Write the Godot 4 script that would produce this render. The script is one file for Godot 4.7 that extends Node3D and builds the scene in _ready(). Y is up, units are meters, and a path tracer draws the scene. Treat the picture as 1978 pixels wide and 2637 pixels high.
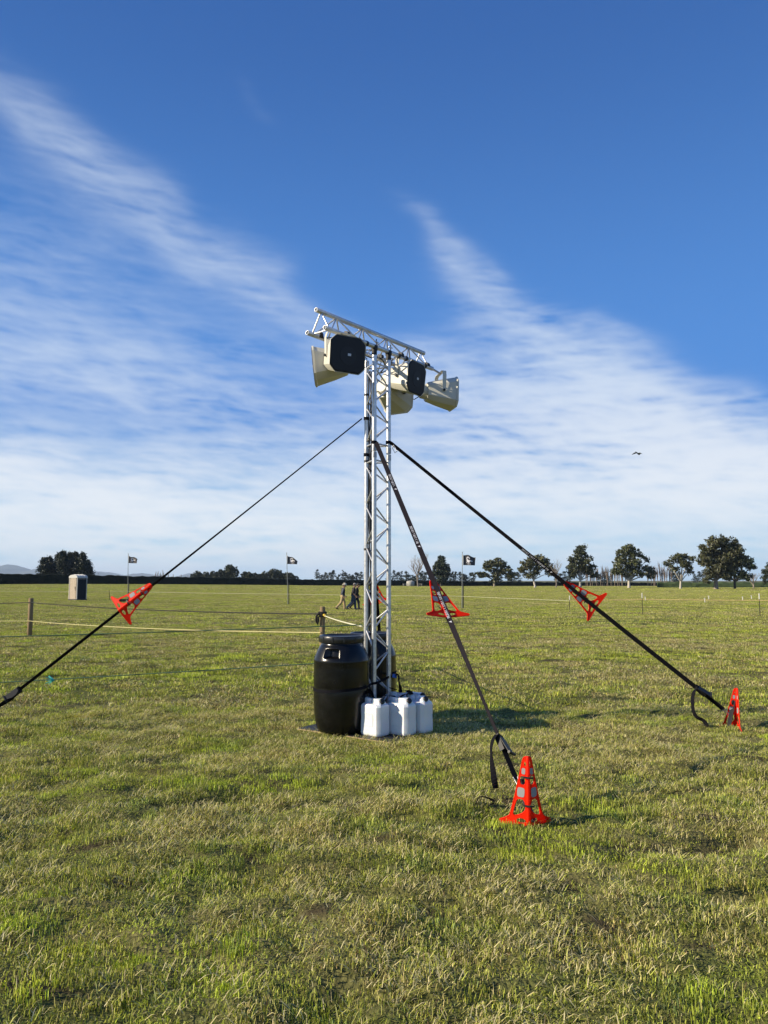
extends Node3D

var rng := RandomNumberGenerator.new()
var used := {}
var bump_noise := FastNoiseLite.new()
var patch_noise := FastNoiseLite.new()
var SUN_TO := Vector3(-0.88, 0.425, 0.20).normalized()
# tower layout: centre, along the top beam, outward from the face that carries the beam
var TC := Vector3(-0.085, 0.0, -8.22)
var BD := Vector3(0.63, 0.0, -0.777)
var ND := Vector3(0.777, 0.0, 0.63)
var M := {}


func _ready() -> void:
	rng.seed = 20240611
	setup_view()
	setup_noise()
	setup_materials()
	build_ground()
	build_hills()
	build_hedges()
	build_trees()
	build_grass()
	build_boards_and_barrels()
	build_tower()
	build_beam()
	build_speakers()
	build_straps()
	build_cones()
	build_cans()
	build_near_fence()
	build_far_fence()
	build_people()
	build_far_things()
	build_bird()


# ---------------------------------------------------------------- view, sky, sun
func setup_view() -> void:
	var cam := Camera3D.new()
	cam.name = "camera"
	cam.fov = 69.517
	cam.near = 0.05
	cam.far = 20000.0
	add_child(cam)
	cam.position = Vector3(0.0, 1.6, 0.0)
	cam.rotation_degrees = Vector3(5.307, 0.0, 0.0)
	cam.current = true
	var sun := DirectionalLight3D.new()
	sun.name = "sun"
	sun.light_energy = 1.5
	sun.light_color = Color(1.0, 0.94, 0.83)
	sun.light_angular_distance = 0.53
	sun.shadow_enabled = true
	add_child(sun)
	sun.look_at_from_position(SUN_TO * 50.0, Vector3.ZERO, Vector3.UP)
	var env := Environment.new()
	env.tonemap_mode = Environment.TONE_MAPPER_LINEAR
	env.tonemap_exposure = 1.65
	env.background_mode = Environment.BG_SKY
	env.sdfgi_enabled = true
	env.ssao_enabled = true
	env.ssil_enabled = true
	env.fog_enabled = true
	env.fog_mode = Environment.FOG_MODE_EXPONENTIAL
	env.fog_density = 0.00007
	env.fog_light_color = Color(0.80, 0.89, 1.0)
	var sky := Sky.new()
	var sm := PanoramaSkyMaterial.new()
	sm.panorama = ImageTexture.create_from_image(sky_image(4096))
	sky.sky_material = sm
	env.sky = sky
	var we := WorldEnvironment.new()
	we.name = "world_environment"
	we.environment = env
	add_child(we)


func sky_image(w: int) -> Image:
	var h := w / 2
	# thin cirrus: bearing, height, half length, half width (degrees), slope, amount
	var bands := [
		[-25.5, 29.6, 8.5, 2.4, 28.0, 0.17], [-16.0, 25.4, 9.5, 2.0, 25.0, 0.18], [-7.5, 20.6, 7.0, 1.5, 24.0, 0.12],
		[-26.0, 22.0, 16.0, 5.0, 6.0, 0.16], [-20.0, 17.2, 15.0, 2.2, 2.0, 0.17], [-14.5, 13.5, 12.0, 1.9, 4.0, 0.34], [-28.0, 14.6, 10.0, 1.8, 0.0, 0.24],
		[-20.1, 5.0, 22.0, 3.6, 8.0, 1.15], [-4.0, 9.4, 14.0, 2.4, 4.0, 0.30],
		[2.0, 27.6, 3.0, 0.8, 36.0, 0.09], [5.6, 24.2, 3.6, 1.4, 46.0, 0.15], [9.8, 20.8, 4.4, 1.8, 38.0, 0.22], [4.0, 16.6, 7.0, 2.0, 18.0, 0.22],
		[16.5, 15.6, 9.5, 2.6, 30.0, 0.62], [12.5, 11.6, 12.5, 3.6, 12.0, 0.84], [24.5, 10.0, 10.0, 2.8, 24.0, 0.62],
		[16.6, 6.6, 22.0, 3.0, 3.0, 0.78], [-1.1, 2.2, 60.0, 1.5, 0.0, 0.38], [-10.5, 33.9, 2.6, 0.8, 30.0, 0.07],
		[-62.0, 16.0, 22.0, 7.0, 6.0, 0.6], [70.0, 10.0, 26.0, 5.0, -4.0, 0.6], [120.0, 22.0, 24.0, 6.0, 8.0, 0.5], [180.0, 10.0, 30.0, 6.0, 0.0, 0.6], [-130.0, 14.0, 30.0, 6.0, 4.0, 0.6],
	]
	var na := FastNoiseLite.new()
	na.seed = 11
	na.frequency = 1.0
	na.fractal_octaves = 5
	na.fractal_gain = 0.5
	var nr := FastNoiseLite.new()
	nr.seed = 43
	nr.frequency = 1.0
	nr.fractal_type = FastNoiseLite.FRACTAL_RIDGED
	nr.fractal_octaves = 4
	nr.fractal_gain = 0.55
	var nb := FastNoiseLite.new()
	nb.seed = 29
	nb.frequency = 1.0
	nb.fractal_octaves = 2
	var data := PackedFloat32Array()
	data.resize(w * h * 3)
	data.fill(0.3)
	for v in h / 2 + 1:
		var el := PI * 0.5 - (v + 0.5) / h * PI
		var ed := rad_to_deg(el)
		var ce := cos(el)
		var se := sin(el)
		var t := clampf(1.0 - maxf(se, 0.0), 0.0, 1.0)
		# clear air: deep blue overhead, paler and greener towards the horizon
		var base := Vector3(0.036, 0.124, 0.395).lerp(Vector3(0.088, 0.275, 0.70), smoothstep(0.30, 0.78, t))
		base = base.lerp(Vector3(0.44, 0.71, 0.90), smoothstep(0.76, 1.0, t))
		var white := Vector3(0.66, 0.76, 0.90).lerp(Vector3(0.90, 0.93, 0.965), smoothstep(0.70, 0.93, t))
		var live := []
		for b in bands:
			if absf(ed - b[1]) < b[3] * 3.0 + b[2] * 2.2 * absf(sin(deg_to_rad(b[4]))) + 3.0:
				live.append([b[0], b[1], 1.0 / b[2], 1.0 / b[3], cos(deg_to_rad(b[4])), sin(deg_to_rad(b[4])), b[5]])
		for u in w:
			var az := (u + 0.5) / w * TAU
			var dx := sin(az) * ce
			var dz := -cos(az) * ce
			var ad := rad_to_deg(az)
			if ad > 180.0:
				ad -= 360.0
			var warp := nb.get_noise_3d(dx * 5.0, se * 9.0, dz * 5.0)
			var am := 0.0
			for b in live:
				var ox: float = ad - b[0]
				if ox > 180.0:
					ox -= 360.0
				elif ox < -180.0:
					ox += 360.0
				var oy: float = ed - b[1] + warp * 1.6
				var p: float = (ox * b[4] - oy * b[5]) * b[2]
				var q: float = (ox * b[5] + oy * b[4]) * b[3]
				var r := p * p + q * q
				if r < 5.0:
					am += b[6] * exp(-r)
			var c := base
			if am > 0.015:
				# broad density, long level streaks, fine curled fibres
				var yy := se + warp * 0.005
				var s1 := na.get_noise_3d(dx * 3.2, yy * 12.0 + dx * 1.4, dz * 3.2)
				var s2 := na.get_noise_3d(dx * 4.0 + 7.0, yy * 60.0 - dx * 3.0, dz * 4.0)
				var fb := nr.get_noise_3d(dx * 8.0 + 2.0, yy * 50.0 + dx * 5.0, dz * 8.0)
				var s3 := na.get_noise_3d(dx * 24.0 + 3.0, yy * 60.0 + dx * 12.0, dz * 24.0)
				var o := am * (0.78 + 0.70 * s1 + 0.42 * s2 + 0.46 * fb + 0.36 * s3) + (s1 * 0.12 + s2 * 0.09 + fb * 0.12) * sqrt(minf(am, 1.0))
				o = clampf(o, 0.0, 1.6) * smoothstep(0.0, 0.2, am)
				o = 0.95 * (1.0 - exp(-1.5 * o))
				c = c.lerp(white, o)
			var i := (v * w + u) * 3
			data[i] = c.x * 0.625
			data[i + 1] = c.y * 0.625
			data[i + 2] = c.z * 0.625
	return Image.create_from_data(w, h, false, Image.FORMAT_RGBF, data.to_byte_array())


# ---------------------------------------------------------------- helpers
func setup_noise() -> void:
	bump_noise.seed = 5
	bump_noise.frequency = 1.0
	bump_noise.fractal_octaves = 3
	patch_noise.seed = 77
	patch_noise.frequency = 1.0
	patch_noise.fractal_octaves = 3


func numbered(called: String) -> String:
	if not used.has(called):
		used[called] = 0
		return called
	used[called] += 1
	return "%s_%03d" % [called, used[called]]


func tag(o: Node, label: String, category: String, group := "", kind := "") -> void:
	o.set_meta("label", label)
	if category:
		o.set_meta("category", category)
	if group:
		o.set_meta("group", group)
	if kind:
		o.set_meta("kind", kind)


func thing(called: String, label: String, category: String, at := Vector3.ZERO, turn := 0.0, group := "") -> Node3D:
	var o := Node3D.new()
	o.name = numbered(called)
	add_child(o)
	o.position = at
	o.rotation.y = turn
	tag(o, label, category, group)
	return o


func lin(r: float, g: float, b: float) -> Color:
	return Color(r, g, b).linear_to_srgb()


func mat(c: Color, rough: float, metal := 0.0, spec := 0.5) -> StandardMaterial3D:
	var m := StandardMaterial3D.new()
	m.albedo_color = c
	m.roughness = rough
	m.metallic = metal
	m.metallic_specular = spec
	return m


func noise_tex(freq: float, lo: Color, hi: Color, sd := 1, size := 512, octaves := 4) -> NoiseTexture2D:
	var t := NoiseTexture2D.new()
	t.width = size
	t.height = size
	t.seamless = true
	var n := FastNoiseLite.new()
	n.seed = sd
	n.frequency = freq
	n.fractal_octaves = octaves
	t.noise = n
	var g := Gradient.new()
	g.set_color(0, lo)
	g.set_color(1, hi)
	t.color_ramp = g
	return t


func tri_map(m: StandardMaterial3D, tex: Texture2D, scale: float, world := false) -> StandardMaterial3D:
	m.albedo_texture = tex
	m.uv1_triplanar = true
	m.uv1_world_triplanar = world
	m.uv1_scale = Vector3.ONE * scale
	return m


func new_st() -> SurfaceTool:
	var st := SurfaceTool.new()
	st.begin(Mesh.PRIMITIVE_TRIANGLES)
	st.set_smooth_group(-1)
	return st


func part(called: String, st: SurfaceTool, m: Material, parent: Node) -> MeshInstance3D:
	st.generate_normals()
	return put_mesh(called, st.commit(), m, parent)


func put_mesh(called: String, mesh: Mesh, m: Material, parent: Node) -> MeshInstance3D:
	var o := MeshInstance3D.new()
	o.name = called if parent != self else numbered(called)
	o.mesh = mesh
	o.material_override = m
	parent.add_child(o, true)
	return o


func tri(st: SurfaceTool, a: Vector3, b: Vector3, c: Vector3) -> void:
	st.add_vertex(a)
	st.add_vertex(b)
	st.add_vertex(c)


func quad(st: SurfaceTool, a: Vector3, b: Vector3, c: Vector3, d: Vector3) -> void:
	tri(st, a, b, c)
	tri(st, a, c, d)


# a flat face of a convex body, turned so that it looks away from the body's middle
func face_out(st: SurfaceTool, pts: Array, mid: Vector3) -> void:
	var n: Vector3 = (pts[1] - pts[0]).cross(pts[2] - pts[0])
	var flip: bool = n.dot(pts[0] - mid) > 0.0
	for i in range(1, pts.size() - 1):
		if flip:
			tri(st, pts[0], pts[i + 1], pts[i])
		else:
			tri(st, pts[0], pts[i], pts[i + 1])


func box(st: SurfaceTool, xf: Transform3D, size: Vector3, bev := 0.0) -> void:
	st.set_smooth_group(-1)
	var h := size * 0.5
	var mid := xf.origin
	if bev <= 0.0:
		for ax in 3:
			for s in [-1.0, 1.0]:
				var ps := []
				for k in [[-1, -1], [1, -1], [1, 1], [-1, 1]]:
					var p := Vector3.ZERO
					p[ax] = h[ax] * s
					p[(ax + 1) % 3] = h[(ax + 1) % 3] * k[0]
					p[(ax + 2) % 3] = h[(ax + 2) % 3] * k[1]
					ps.append(xf * p)
				face_out(st, ps, mid)
		return
	for ax in 3:
		var a1 := (ax + 1) % 3
		var a2 := (ax + 2) % 3
		for s in [-1.0, 1.0]:
			var ps := []
			for k in [[-1, -1], [1, -1], [1, 1], [-1, 1]]:
				var p := Vector3.ZERO
				p[ax] = h[ax] * s
				p[a1] = (h[a1] - bev) * k[0]
				p[a2] = (h[a2] - bev) * k[1]
				ps.append(xf * p)
			face_out(st, ps, mid)
			for s2 in [-1.0, 1.0]:
				var es := []
				for k in [[-1, 0], [1, 0], [1, 1], [-1, 1]]:
					var p := Vector3.ZERO
					p[a2] = (h[a2] - bev) * k[0]
					p[ax] = (h[ax] if k[1] == 0 else h[ax] - bev) * s
					p[a1] = (h[a1] - bev if k[1] == 0 else h[a1]) * s2
					es.append(xf * p)
				face_out(st, es, mid)
	for sx in [-1.0, 1.0]:
		for sy in [-1.0, 1.0]:
			for sz in [-1.0, 1.0]:
				var c := Vector3(h.x * sx, h.y * sy, h.z * sz)
				face_out(st, [xf * (c - Vector3(0, bev * sy, bev * sz)), xf * (c - Vector3(bev * sx, 0, bev * sz)), xf * (c - Vector3(bev * sx, bev * sy, 0))], mid)


func at(p: Vector3) -> Transform3D:
	return Transform3D(Basis.IDENTITY, p)


# frame whose y axis runs along dir, z kept near hint
func along(p: Vector3, dir: Vector3, hint := Vector3(0, 0, 1)) -> Transform3D:
	var y := dir.normalized()
	var x := y.cross(hint)
	if x.length() < 0.01:
		x = y.cross(Vector3(1, 0, 0.1))
	x = x.normalized()
	return Transform3D(Basis(x, y, x.cross(y)), p)


func loft(st: SurfaceTool, rings: Array, group := 1, cap0 := true, cap1 := true) -> void:
	var n: int = rings[0].size()
	var mid := Vector3.ZERO
	for p in rings[0]:
		mid += p
	mid /= n
	var mid1 := Vector3.ZERO
	var last: int = rings.size() - 1
	for p in rings[last]:
		mid1 += p
	mid1 /= n
	# which way round?
	var votes := 0.0
	for r in last:
		for i in n:
			var a: Vector3 = rings[r][i]
			var b: Vector3 = rings[r][(i + 1) % n]
			var c: Vector3 = rings[r + 1][i]
			var m := mid.lerp(mid1, (r + 0.5) / last)
			votes += (b - a).cross(c - a).dot(a - m)
	var flip := votes > 0.0
	st.set_smooth_group(group)
	for r in last:
		for i in n:
			var j := (i + 1) % n
			if flip:
				quad(st, rings[r][i], rings[r + 1][i], rings[r + 1][j], rings[r][j])
			else:
				quad(st, rings[r][i], rings[r][j], rings[r + 1][j], rings[r + 1][i])
	st.set_smooth_group(-1)
	if cap0:
		for i in n:
			tri_out(st, mid, rings[0][i], rings[0][(i + 1) % n], mid - mid1)
	if cap1:
		for i in n:
			tri_out(st, mid1, rings[last][i], rings[last][(i + 1) % n], mid1 - mid)


func tri_out(st: SurfaceTool, a: Vector3, b: Vector3, c: Vector3, out: Vector3) -> void:
	if (b - a).cross(c - a).dot(out) > 0.0:
		tri(st, a, c, b)
	else:
		tri(st, a, b, c)


func tube(st: SurfaceTool, pts: Array, radius, sides := 8, caps := true, group := 1) -> void:
	var rings := []
	var t0: Vector3 = (pts[1] - pts[0]).normalized()
	var x := t0.cross(Vector3(0.13, 0.95, 0.29))
	if x.length() < 0.05:
		x = t0.cross(Vector3(1, 0, 0))
	x = x.normalized()
	for i in pts.size():
		var t: Vector3
		if i == 0:
			t = pts[1] - pts[0]
		elif i == pts.size() - 1:
			t = pts[i] - pts[i - 1]
		else:
			t = (pts[i + 1] - pts[i]).normalized() + (pts[i] - pts[i - 1]).normalized()
		t = t.normalized()
		x = (x - t * x.dot(t)).normalized()
		var y := t.cross(x)
		var r: float = radius[i] if radius is Array else radius
		var ring := PackedVector3Array()
		for k in sides:
			var a := TAU * k / sides
			ring.append(pts[i] + (x * cos(a) + y * sin(a)) * r)
		rings.append(ring)
	loft(st, rings, group, caps, caps)


func lathe(st: SurfaceTool, prof: Array, seg: int, xf: Transform3D, group := 1) -> void:
	var rings := []
	for p in prof:
		var ring := PackedVector3Array()
		for k in seg:
			var a := TAU * k / seg
			ring.append(xf * Vector3(p.x * cos(a), p.y, p.x * sin(a)))
		rings.append(ring)
	loft(st, rings, group, true, true)


# flat strap: rectangle swept along pts; wide gives the direction of its width at each point
func ribbon(st: SurfaceTool, pts: Array, wide: Array, width: float, thick: float) -> void:
	var rings := []
	for i in pts.size():
		var t: Vector3 = (pts[mini(i + 1, pts.size() - 1)] - pts[maxi(i - 1, 0)]).normalized()
		var w: Vector3 = wide[i] if i < wide.size() else wide[wide.size() - 1]
		w = (w - t * w.dot(t)).normalized()
		var n := t.cross(w)
		rings.append(PackedVector3Array([pts[i] + w * width * 0.5 + n * thick * 0.5, pts[i] - w * width * 0.5 + n * thick * 0.5, pts[i] - w * width * 0.5 - n * thick * 0.5, pts[i] + w * width * 0.5 - n * thick * 0.5]))
	loft(st, rings, -1, true, true)


# plate in the xy plane; the edge x = 0 is straight and the holes are stacked above one another
func plate(st: SurfaceTool, outline: PackedVector2Array, holes: Array, thick: float, xf: Transform3D) -> void:
	var poly := PackedVector2Array()
	for h in holes:
		var best := 0
		for i in h.size():
			if h[i].x < h[best].x:
				best = i
		var y: float = h[best].y
		poly.append(Vector2(0, y - 0.0001))
		for k in h.size():
			var q: Vector2 = h[(best + k) % h.size()]
			poly.append(q + (Vector2(0, -0.0001) if k == 0 else Vector2.ZERO))
		poly.append(h[best] + Vector2(0, 0.0001))
		poly.append(Vector2(0, y + 0.0001))
	for p in outline:
		poly.append(p)
	var idx := Geometry2D.triangulate_polygon(poly)
	var z := thick * 0.5
	var up := xf.basis.z
	for i in range(0, idx.size(), 3):
		var a := poly[idx[i]]
		var b := poly[idx[i + 1]]
		var c := poly[idx[i + 2]]
		tri_out(st, xf * Vector3(a.x, a.y, z), xf * Vector3(b.x, b.y, z), xf * Vector3(c.x, c.y, z), up)
		tri_out(st, xf * Vector3(a.x, a.y, -z), xf * Vector3(b.x, b.y, -z), xf * Vector3(c.x, c.y, -z), -up)
	var loops := holes.duplicate()
	loops.append(outline)
	for l in loops:
		for i in l.size():
			var a: Vector2 = l[i]
			var b: Vector2 = l[(i + 1) % l.size()]
			quad(st, xf * Vector3(a.x, a.y, z), xf * Vector3(b.x, b.y, z), xf * Vector3(b.x, b.y, -z), xf * Vector3(a.x, a.y, -z))


func oval(cx: float, cy: float, rx: float, ry: float, turn := 0.0, power := 2.0, n := 16) -> PackedVector2Array:
	var o := PackedVector2Array()
	for i in n:
		var a := TAU * i / n
		var c := cos(a)
		var s := sin(a)
		var p := Vector2(signf(c) * pow(absf(c), 2.0 / power) * rx, signf(s) * pow(absf(s), 2.0 / power) * ry)
		o.append(p.rotated(turn) + Vector2(cx, cy))
	return o


func setup_materials() -> void:
	M.alu = mat(lin(0.74, 0.75, 0.77), 0.36, 0.75)
	tri_map(M.alu, noise_tex(0.02, Color(0.78, 0.78, 0.78), Color(1, 1, 1), 3), 2.0)
	M.steel = mat(lin(0.35, 0.35, 0.36), 0.4, 0.9)
	M.dark_metal = mat(lin(0.016, 0.016, 0.018), 0.55, 0.0, 0.4)
	M.cream = mat(lin(0.57, 0.555, 0.48), 0.42)
	M.grille = mat(lin(0.012, 0.013, 0.017), 0.7)
	M.grille_dust = mat(lin(0.017, 0.019, 0.024), 0.7)
	M.badge = mat(lin(0.55, 0.57, 0.62), 0.35)
	M.webbing = mat(lin(0.008, 0.008, 0.011), 0.9, 0.0, 0.18)
	M.webbing_grey = mat(lin(0.015, 0.0135, 0.018), 0.9, 0.0, 0.2)
	M.print = mat(lin(0.5, 0.52, 0.6), 0.7)
	M.rubber = mat(lin(0.012, 0.012, 0.013), 0.55)
	M.cable = mat(lin(0.016, 0.018, 0.025), 0.45)
	M.cone = mat(lin(0.95, 0.032, 0.004), 0.45, 0.0, 0.35)
	M.cone.backlight_enabled = true
	M.cone.backlight = lin(1.0, 0.055, 0.01)
	M.reflector = mat(lin(0.27, 0.28, 0.29), 0.6, 0.0, 0.3)
	M.barrel = mat(lin(0.009, 0.009, 0.010), 0.36, 0.0, 0.42)
	M.barrel.roughness_texture = noise_tex(0.006, Color(0.62, 0.62, 0.62), Color(1, 1, 1), 8)
	M.barrel.roughness = 0.30
	M.barrel.uv1_triplanar = true
	M.barrel.uv1_scale = Vector3.ONE * 1.4
	M.barrel.albedo_texture = noise_tex(0.008, Color(0.6, 0.6, 0.6), Color(1, 1, 1), 9, 512, 3)
	M.barrel.albedo_color = lin(0.009, 0.009, 0.0095)
	M.lid = mat(lin(0.013, 0.014, 0.016), 0.3)
	M.can = mat(lin(0.66, 0.69, 0.72), 0.36)
	M.can.subsurf_scatter_enabled = true
	M.can.subsurf_scatter_strength = 0.25
	M.blue = mat(lin(0.05, 0.16, 0.55), 0.5)
	M.ply = mat(lin(0.40, 0.29, 0.17), 0.8)
	M.ply_face = mat(lin(0.028, 0.026, 0.024), 0.55)
	tri_map(M.ply_face, noise_tex(0.01, Color(0.55, 0.55, 0.55), Color(1, 1, 1), 12), 1.6)
	M.post = mat(lin(0.40, 0.29, 0.15), 0.85)
	tri_map(M.post, noise_tex(0.03, Color(0.5, 0.48, 0.45), Color(1, 1, 1), 14), 3.0)
	M.rope_dark = mat(lin(0.018, 0.017, 0.015), 0.9)
	M.rope_yellow = mat(lin(0.46, 0.42, 0.19), 0.8)
	M.rope_white = mat(lin(0.52, 0.51, 0.37), 0.8)
	M.rope_green = mat(lin(0.035, 0.09, 0.05), 0.8)
	M.rope_yellow_deep = mat(lin(0.62, 0.44, 0.05), 0.8)
	M.tape = mat(lin(0.62, 0.40, 0.22), 0.7)
	M.pale_wood = mat(lin(0.42, 0.40, 0.36), 0.85)
	M.teal = mat(lin(0.05, 0.42, 0.36), 0.8)
	M.white = mat(lin(0.68, 0.68, 0.66), 0.5)
	M.flagpole = mat(lin(0.20, 0.22, 0.22), 0.5, 0.4)
	M.concrete = mat(lin(0.38, 0.37, 0.33), 0.9)
	M.bark_grey = mat(lin(0.24, 0.20, 0.16), 0.9)
	M.bark_pale = mat(lin(0.44, 0.40, 0.34), 0.85)
	M.poplar = mat(lin(0.20, 0.155, 0.12), 0.9)
	M.bark_dark = mat(lin(0.06, 0.05, 0.04), 0.9)
	M.leaf = mat(Color.WHITE, 0.55)
	M.leaf.vertex_color_use_as_albedo = true
	M.leaf.backlight_enabled = true
	M.leaf.backlight = Color(0.45, 0.45, 0.25)
	M.grass = mat(Color.WHITE, 0.48, 0.0, 0.33)
	M.grass.vertex_color_use_as_albedo = true
	M.grass.backlight_enabled = true
	M.grass.backlight = Color(0.72, 0.75, 0.45)


# ---------------------------------------------------------------- ground
func swell(x: float, z: float) -> float:
	var d := -z
	if d <= 0.0:
		return 0.0
	var k := lerpf(0.0041, -0.0022, smoothstep(-0.5, 0.1, x / maxf(d, 1.0)))
	return -0.3 * smoothstep(14.0, 50.0, d) + k * maxf(minf(d, 450.0) - 60.0, 0.0)


func rut(x: float, z: float, a: Vector2, b: Vector2, w: float) -> float:
	var p := Vector2(x, z)
	var ab := b - a
	var t := (p - a).dot(ab) / ab.length_squared()
	if t < -0.1 or t > 1.1:
		return 0.0
	var q := a + ab * t
	var d := p.distance_to(q) + 0.12 * bump_noise.get_noise_2d(x * 1.7, z * 1.7)
	return exp(-d * d / (w * w)) * smoothstep(-0.1, 0.1, t) * smoothstep(1.1, 0.9, t)


func ruts(x: float, z: float) -> float:
	var o := rut(x, z, Vector2(-1.52, -5.50), Vector2(-0.62, -5.82), 0.10)
	o = maxf(o, rut(x, z, Vector2(-4.15, -7.35), Vector2(-3.4, -7.55), 0.10))
	o = maxf(o, rut(x, z, Vector2(-2.62, -5.10), Vector2(-2.05, -5.38), 0.12))
	o = maxf(o, rut(x, z, Vector2(1.3, -4.55), Vector2(2.4, -4.75), 0.12))
	return o


func ground(x: float, z: float) -> float:
	var y := swell(x, z)
	var d := sqrt(x * x + z * z)
	if d < 60.0:
		var flat := 1.0 - smoothstep(1.5, 1.0, Vector2(x + 0.15, z + 8.15).length())
		var b := 0.055 * bump_noise.get_noise_2d(x * 0.55, z * 0.85) + 0.058 * bump_noise.get_noise_2d(x * 1.7 + 9.0, z * 2.6)
		if d < 14.0:
			b += 0.034 * bump_noise.get_noise_2d(x * 5.5, z * 7.0 + 4.0)
			b -= 0.075 * ruts(x, z)
		y += b * flat * smoothstep(60.0, 25.0, d)
	return y


func axis(near: float, step: float, grow: float, far: float) -> Array:
	var o := []
	var p := near
	while p < far:
		o.append(p)
		p += step
		step *= grow
	o.append(far)
	return o


func build_ground() -> void:
	var zs := [40.0, 15.0, 6.0, 2.0, 0.0, -1.2]
	for d in axis(2.0, 0.05, 1.0115, 6500.0):
		zs.append(-d)
	var half := []
	for d in axis(0.04, 0.075, 1.028, 6500.0):
		half.append(d)
	var xs := []
	for i in half.size():
		xs.append(-half[half.size() - 1 - i])
	xs.append_array(half)
	var nx := xs.size()
	var nz := zs.size()
	var verts := PackedVector3Array()
	var cols := PackedColorArray()
	verts.resize(nx * nz)
	cols.resize(nx * nz)
	for j in nz:
		for i in nx:
			var x: float = xs[i]
			var z: float = zs[j]
			verts[j * nx + i] = Vector3(x, ground(x, z), z)
			# thatch under the blades: mown strips of green and straw, bare soil where the turf is worn
			var a := patch_noise.get_noise_2d(x * 0.35, z * 0.9)
			var b := patch_noise.get_noise_2d(x * 0.035 + 40.0, z * 0.16)
			var straw := clampf(0.42 + 0.55 * a + 0.75 * b, 0.0, 1.0)
			var thatch := Color(0.135, 0.15, 0.045).lerp(Color(0.24, 0.215, 0.095), straw)
			if absf(z) < 40.0 and absf(x) < 40.0:
				thatch = thatch.lerp(Color(0.085, 0.068, 0.042), worn(x, z))
			cols[j * nx + i] = thatch
	var idx := PackedInt32Array()
	idx.resize((nx - 1) * (nz - 1) * 6)
	var k := 0
	for j in nz - 1:
		for i in nx - 1:
			var a := j * nx + i
			idx[k] = a
			idx[k + 1] = a + nx
			idx[k + 2] = a + 1
			idx[k + 3] = a + 1
			idx[k + 4] = a + nx
			idx[k + 5] = a + nx + 1
			k += 6
	var normals := PackedVector3Array()
	normals.resize(nx * nz)
	for t in range(0, idx.size(), 3):
		var n := (verts[idx[t + 2]] - verts[idx[t]]).cross(verts[idx[t + 1]] - verts[idx[t]])
		normals[idx[t]] += n
		normals[idx[t + 1]] += n
		normals[idx[t + 2]] += n
	for i in normals.size():
		normals[i] = normals[i].normalized()
		if normals[i].y < 0.0:
			normals[i] = -normals[i]
	var arr := []
	arr.resize(Mesh.ARRAY_MAX)
	arr[Mesh.ARRAY_VERTEX] = verts
	arr[Mesh.ARRAY_NORMAL] = normals
	arr[Mesh.ARRAY_COLOR] = cols
	arr[Mesh.ARRAY_INDEX] = idx
	var mesh := ArrayMesh.new()
	mesh.add_surface_from_arrays(Mesh.PRIMITIVE_TRIANGLES, arr)
	var m := mat(Color.WHITE, 0.95, 0.0, 0.2)
	m.vertex_color_use_as_albedo = true
	tri_map(m, noise_tex(0.05, Color(0.66, 0.66, 0.64), Color(1, 1, 1), 21, 1024, 5), 0.55, true)
	m.heightmap_enabled = true
	m.heightmap_texture = noise_tex(0.06, Color.BLACK, Color.WHITE, 22, 1024, 4)
	m.heightmap_scale = 1.2
	var g := put_mesh("ground", mesh, m, self)
	tag(g, "wide flat paddock of mown grass and dry straw", "field", "", "structure")


func build_hills() -> void:
	# low ranges far behind the left hedge
	for r in [[11000.0, -3600.0, -1450.0, [[-3350.0, 60.0, 240.0], [-2950.0, 105.0, 240.0], [-2620.0, 120.0, 190.0], [-2350.0, 92.0, 210.0], [-2050.0, 62.0, 200.0], [-1850.0, 40.0, 160.0]]], [13000.0, -3300.0, -1200.0, [[-2750.0, 95.0, 260.0], [-2350.0, 70.0, 300.0], [-1850.0, 75.0, 170.0], [-1550.0, 58.0, 200.0]]]]:
		var st := new_st()
		var n := 90
		var rows := []
		for j in 7:
			var row := []
			for i in n + 1:
				var sc: float = r[0] / (5200.0 if r[0] < 12000.0 else 7200.0)
				var x: float = lerpf(r[1], r[2], float(i) / n)
				var top := 8.0
				for pk in r[3]:
					top = maxf(top, pk[1] * exp(-pow((x - pk[0]) / pk[2], 2.0)))
				top *= 1.0 + 0.22 * patch_noise.get_noise_2d(x * 0.006, j * 3.0)
				var up: float = [0.0, 0.45, 0.8, 1.0, 0.75, 0.4, 0.0][j]
				row.append(Vector3(x * sc, top * up * sc - 3.0, -r[0] - (j - 3) * 400.0 + 100.0 * patch_noise.get_noise_2d(x * 0.01, j * 7.0)))
			rows.append(row)
		st.set_smooth_group(2)
		for j in 6:
			for i in n:
				quad(st, rows[j][i], rows[j + 1][i], rows[j + 1][i + 1], rows[j][i + 1])
		var m := mat(lin(0.085, 0.10, 0.06), 0.95)
		tri_map(m, noise_tex(0.02, Color(0.6, 0.6, 0.6), Color(1, 1, 1), 31), 0.002)
		var o := part("hills", st, m, self)
		tag(o, "low blue range of hills behind the hedge" if r[0] < 12000 else "farther, paler blue range of hills on the horizon", "hills", "", "structure")


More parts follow.
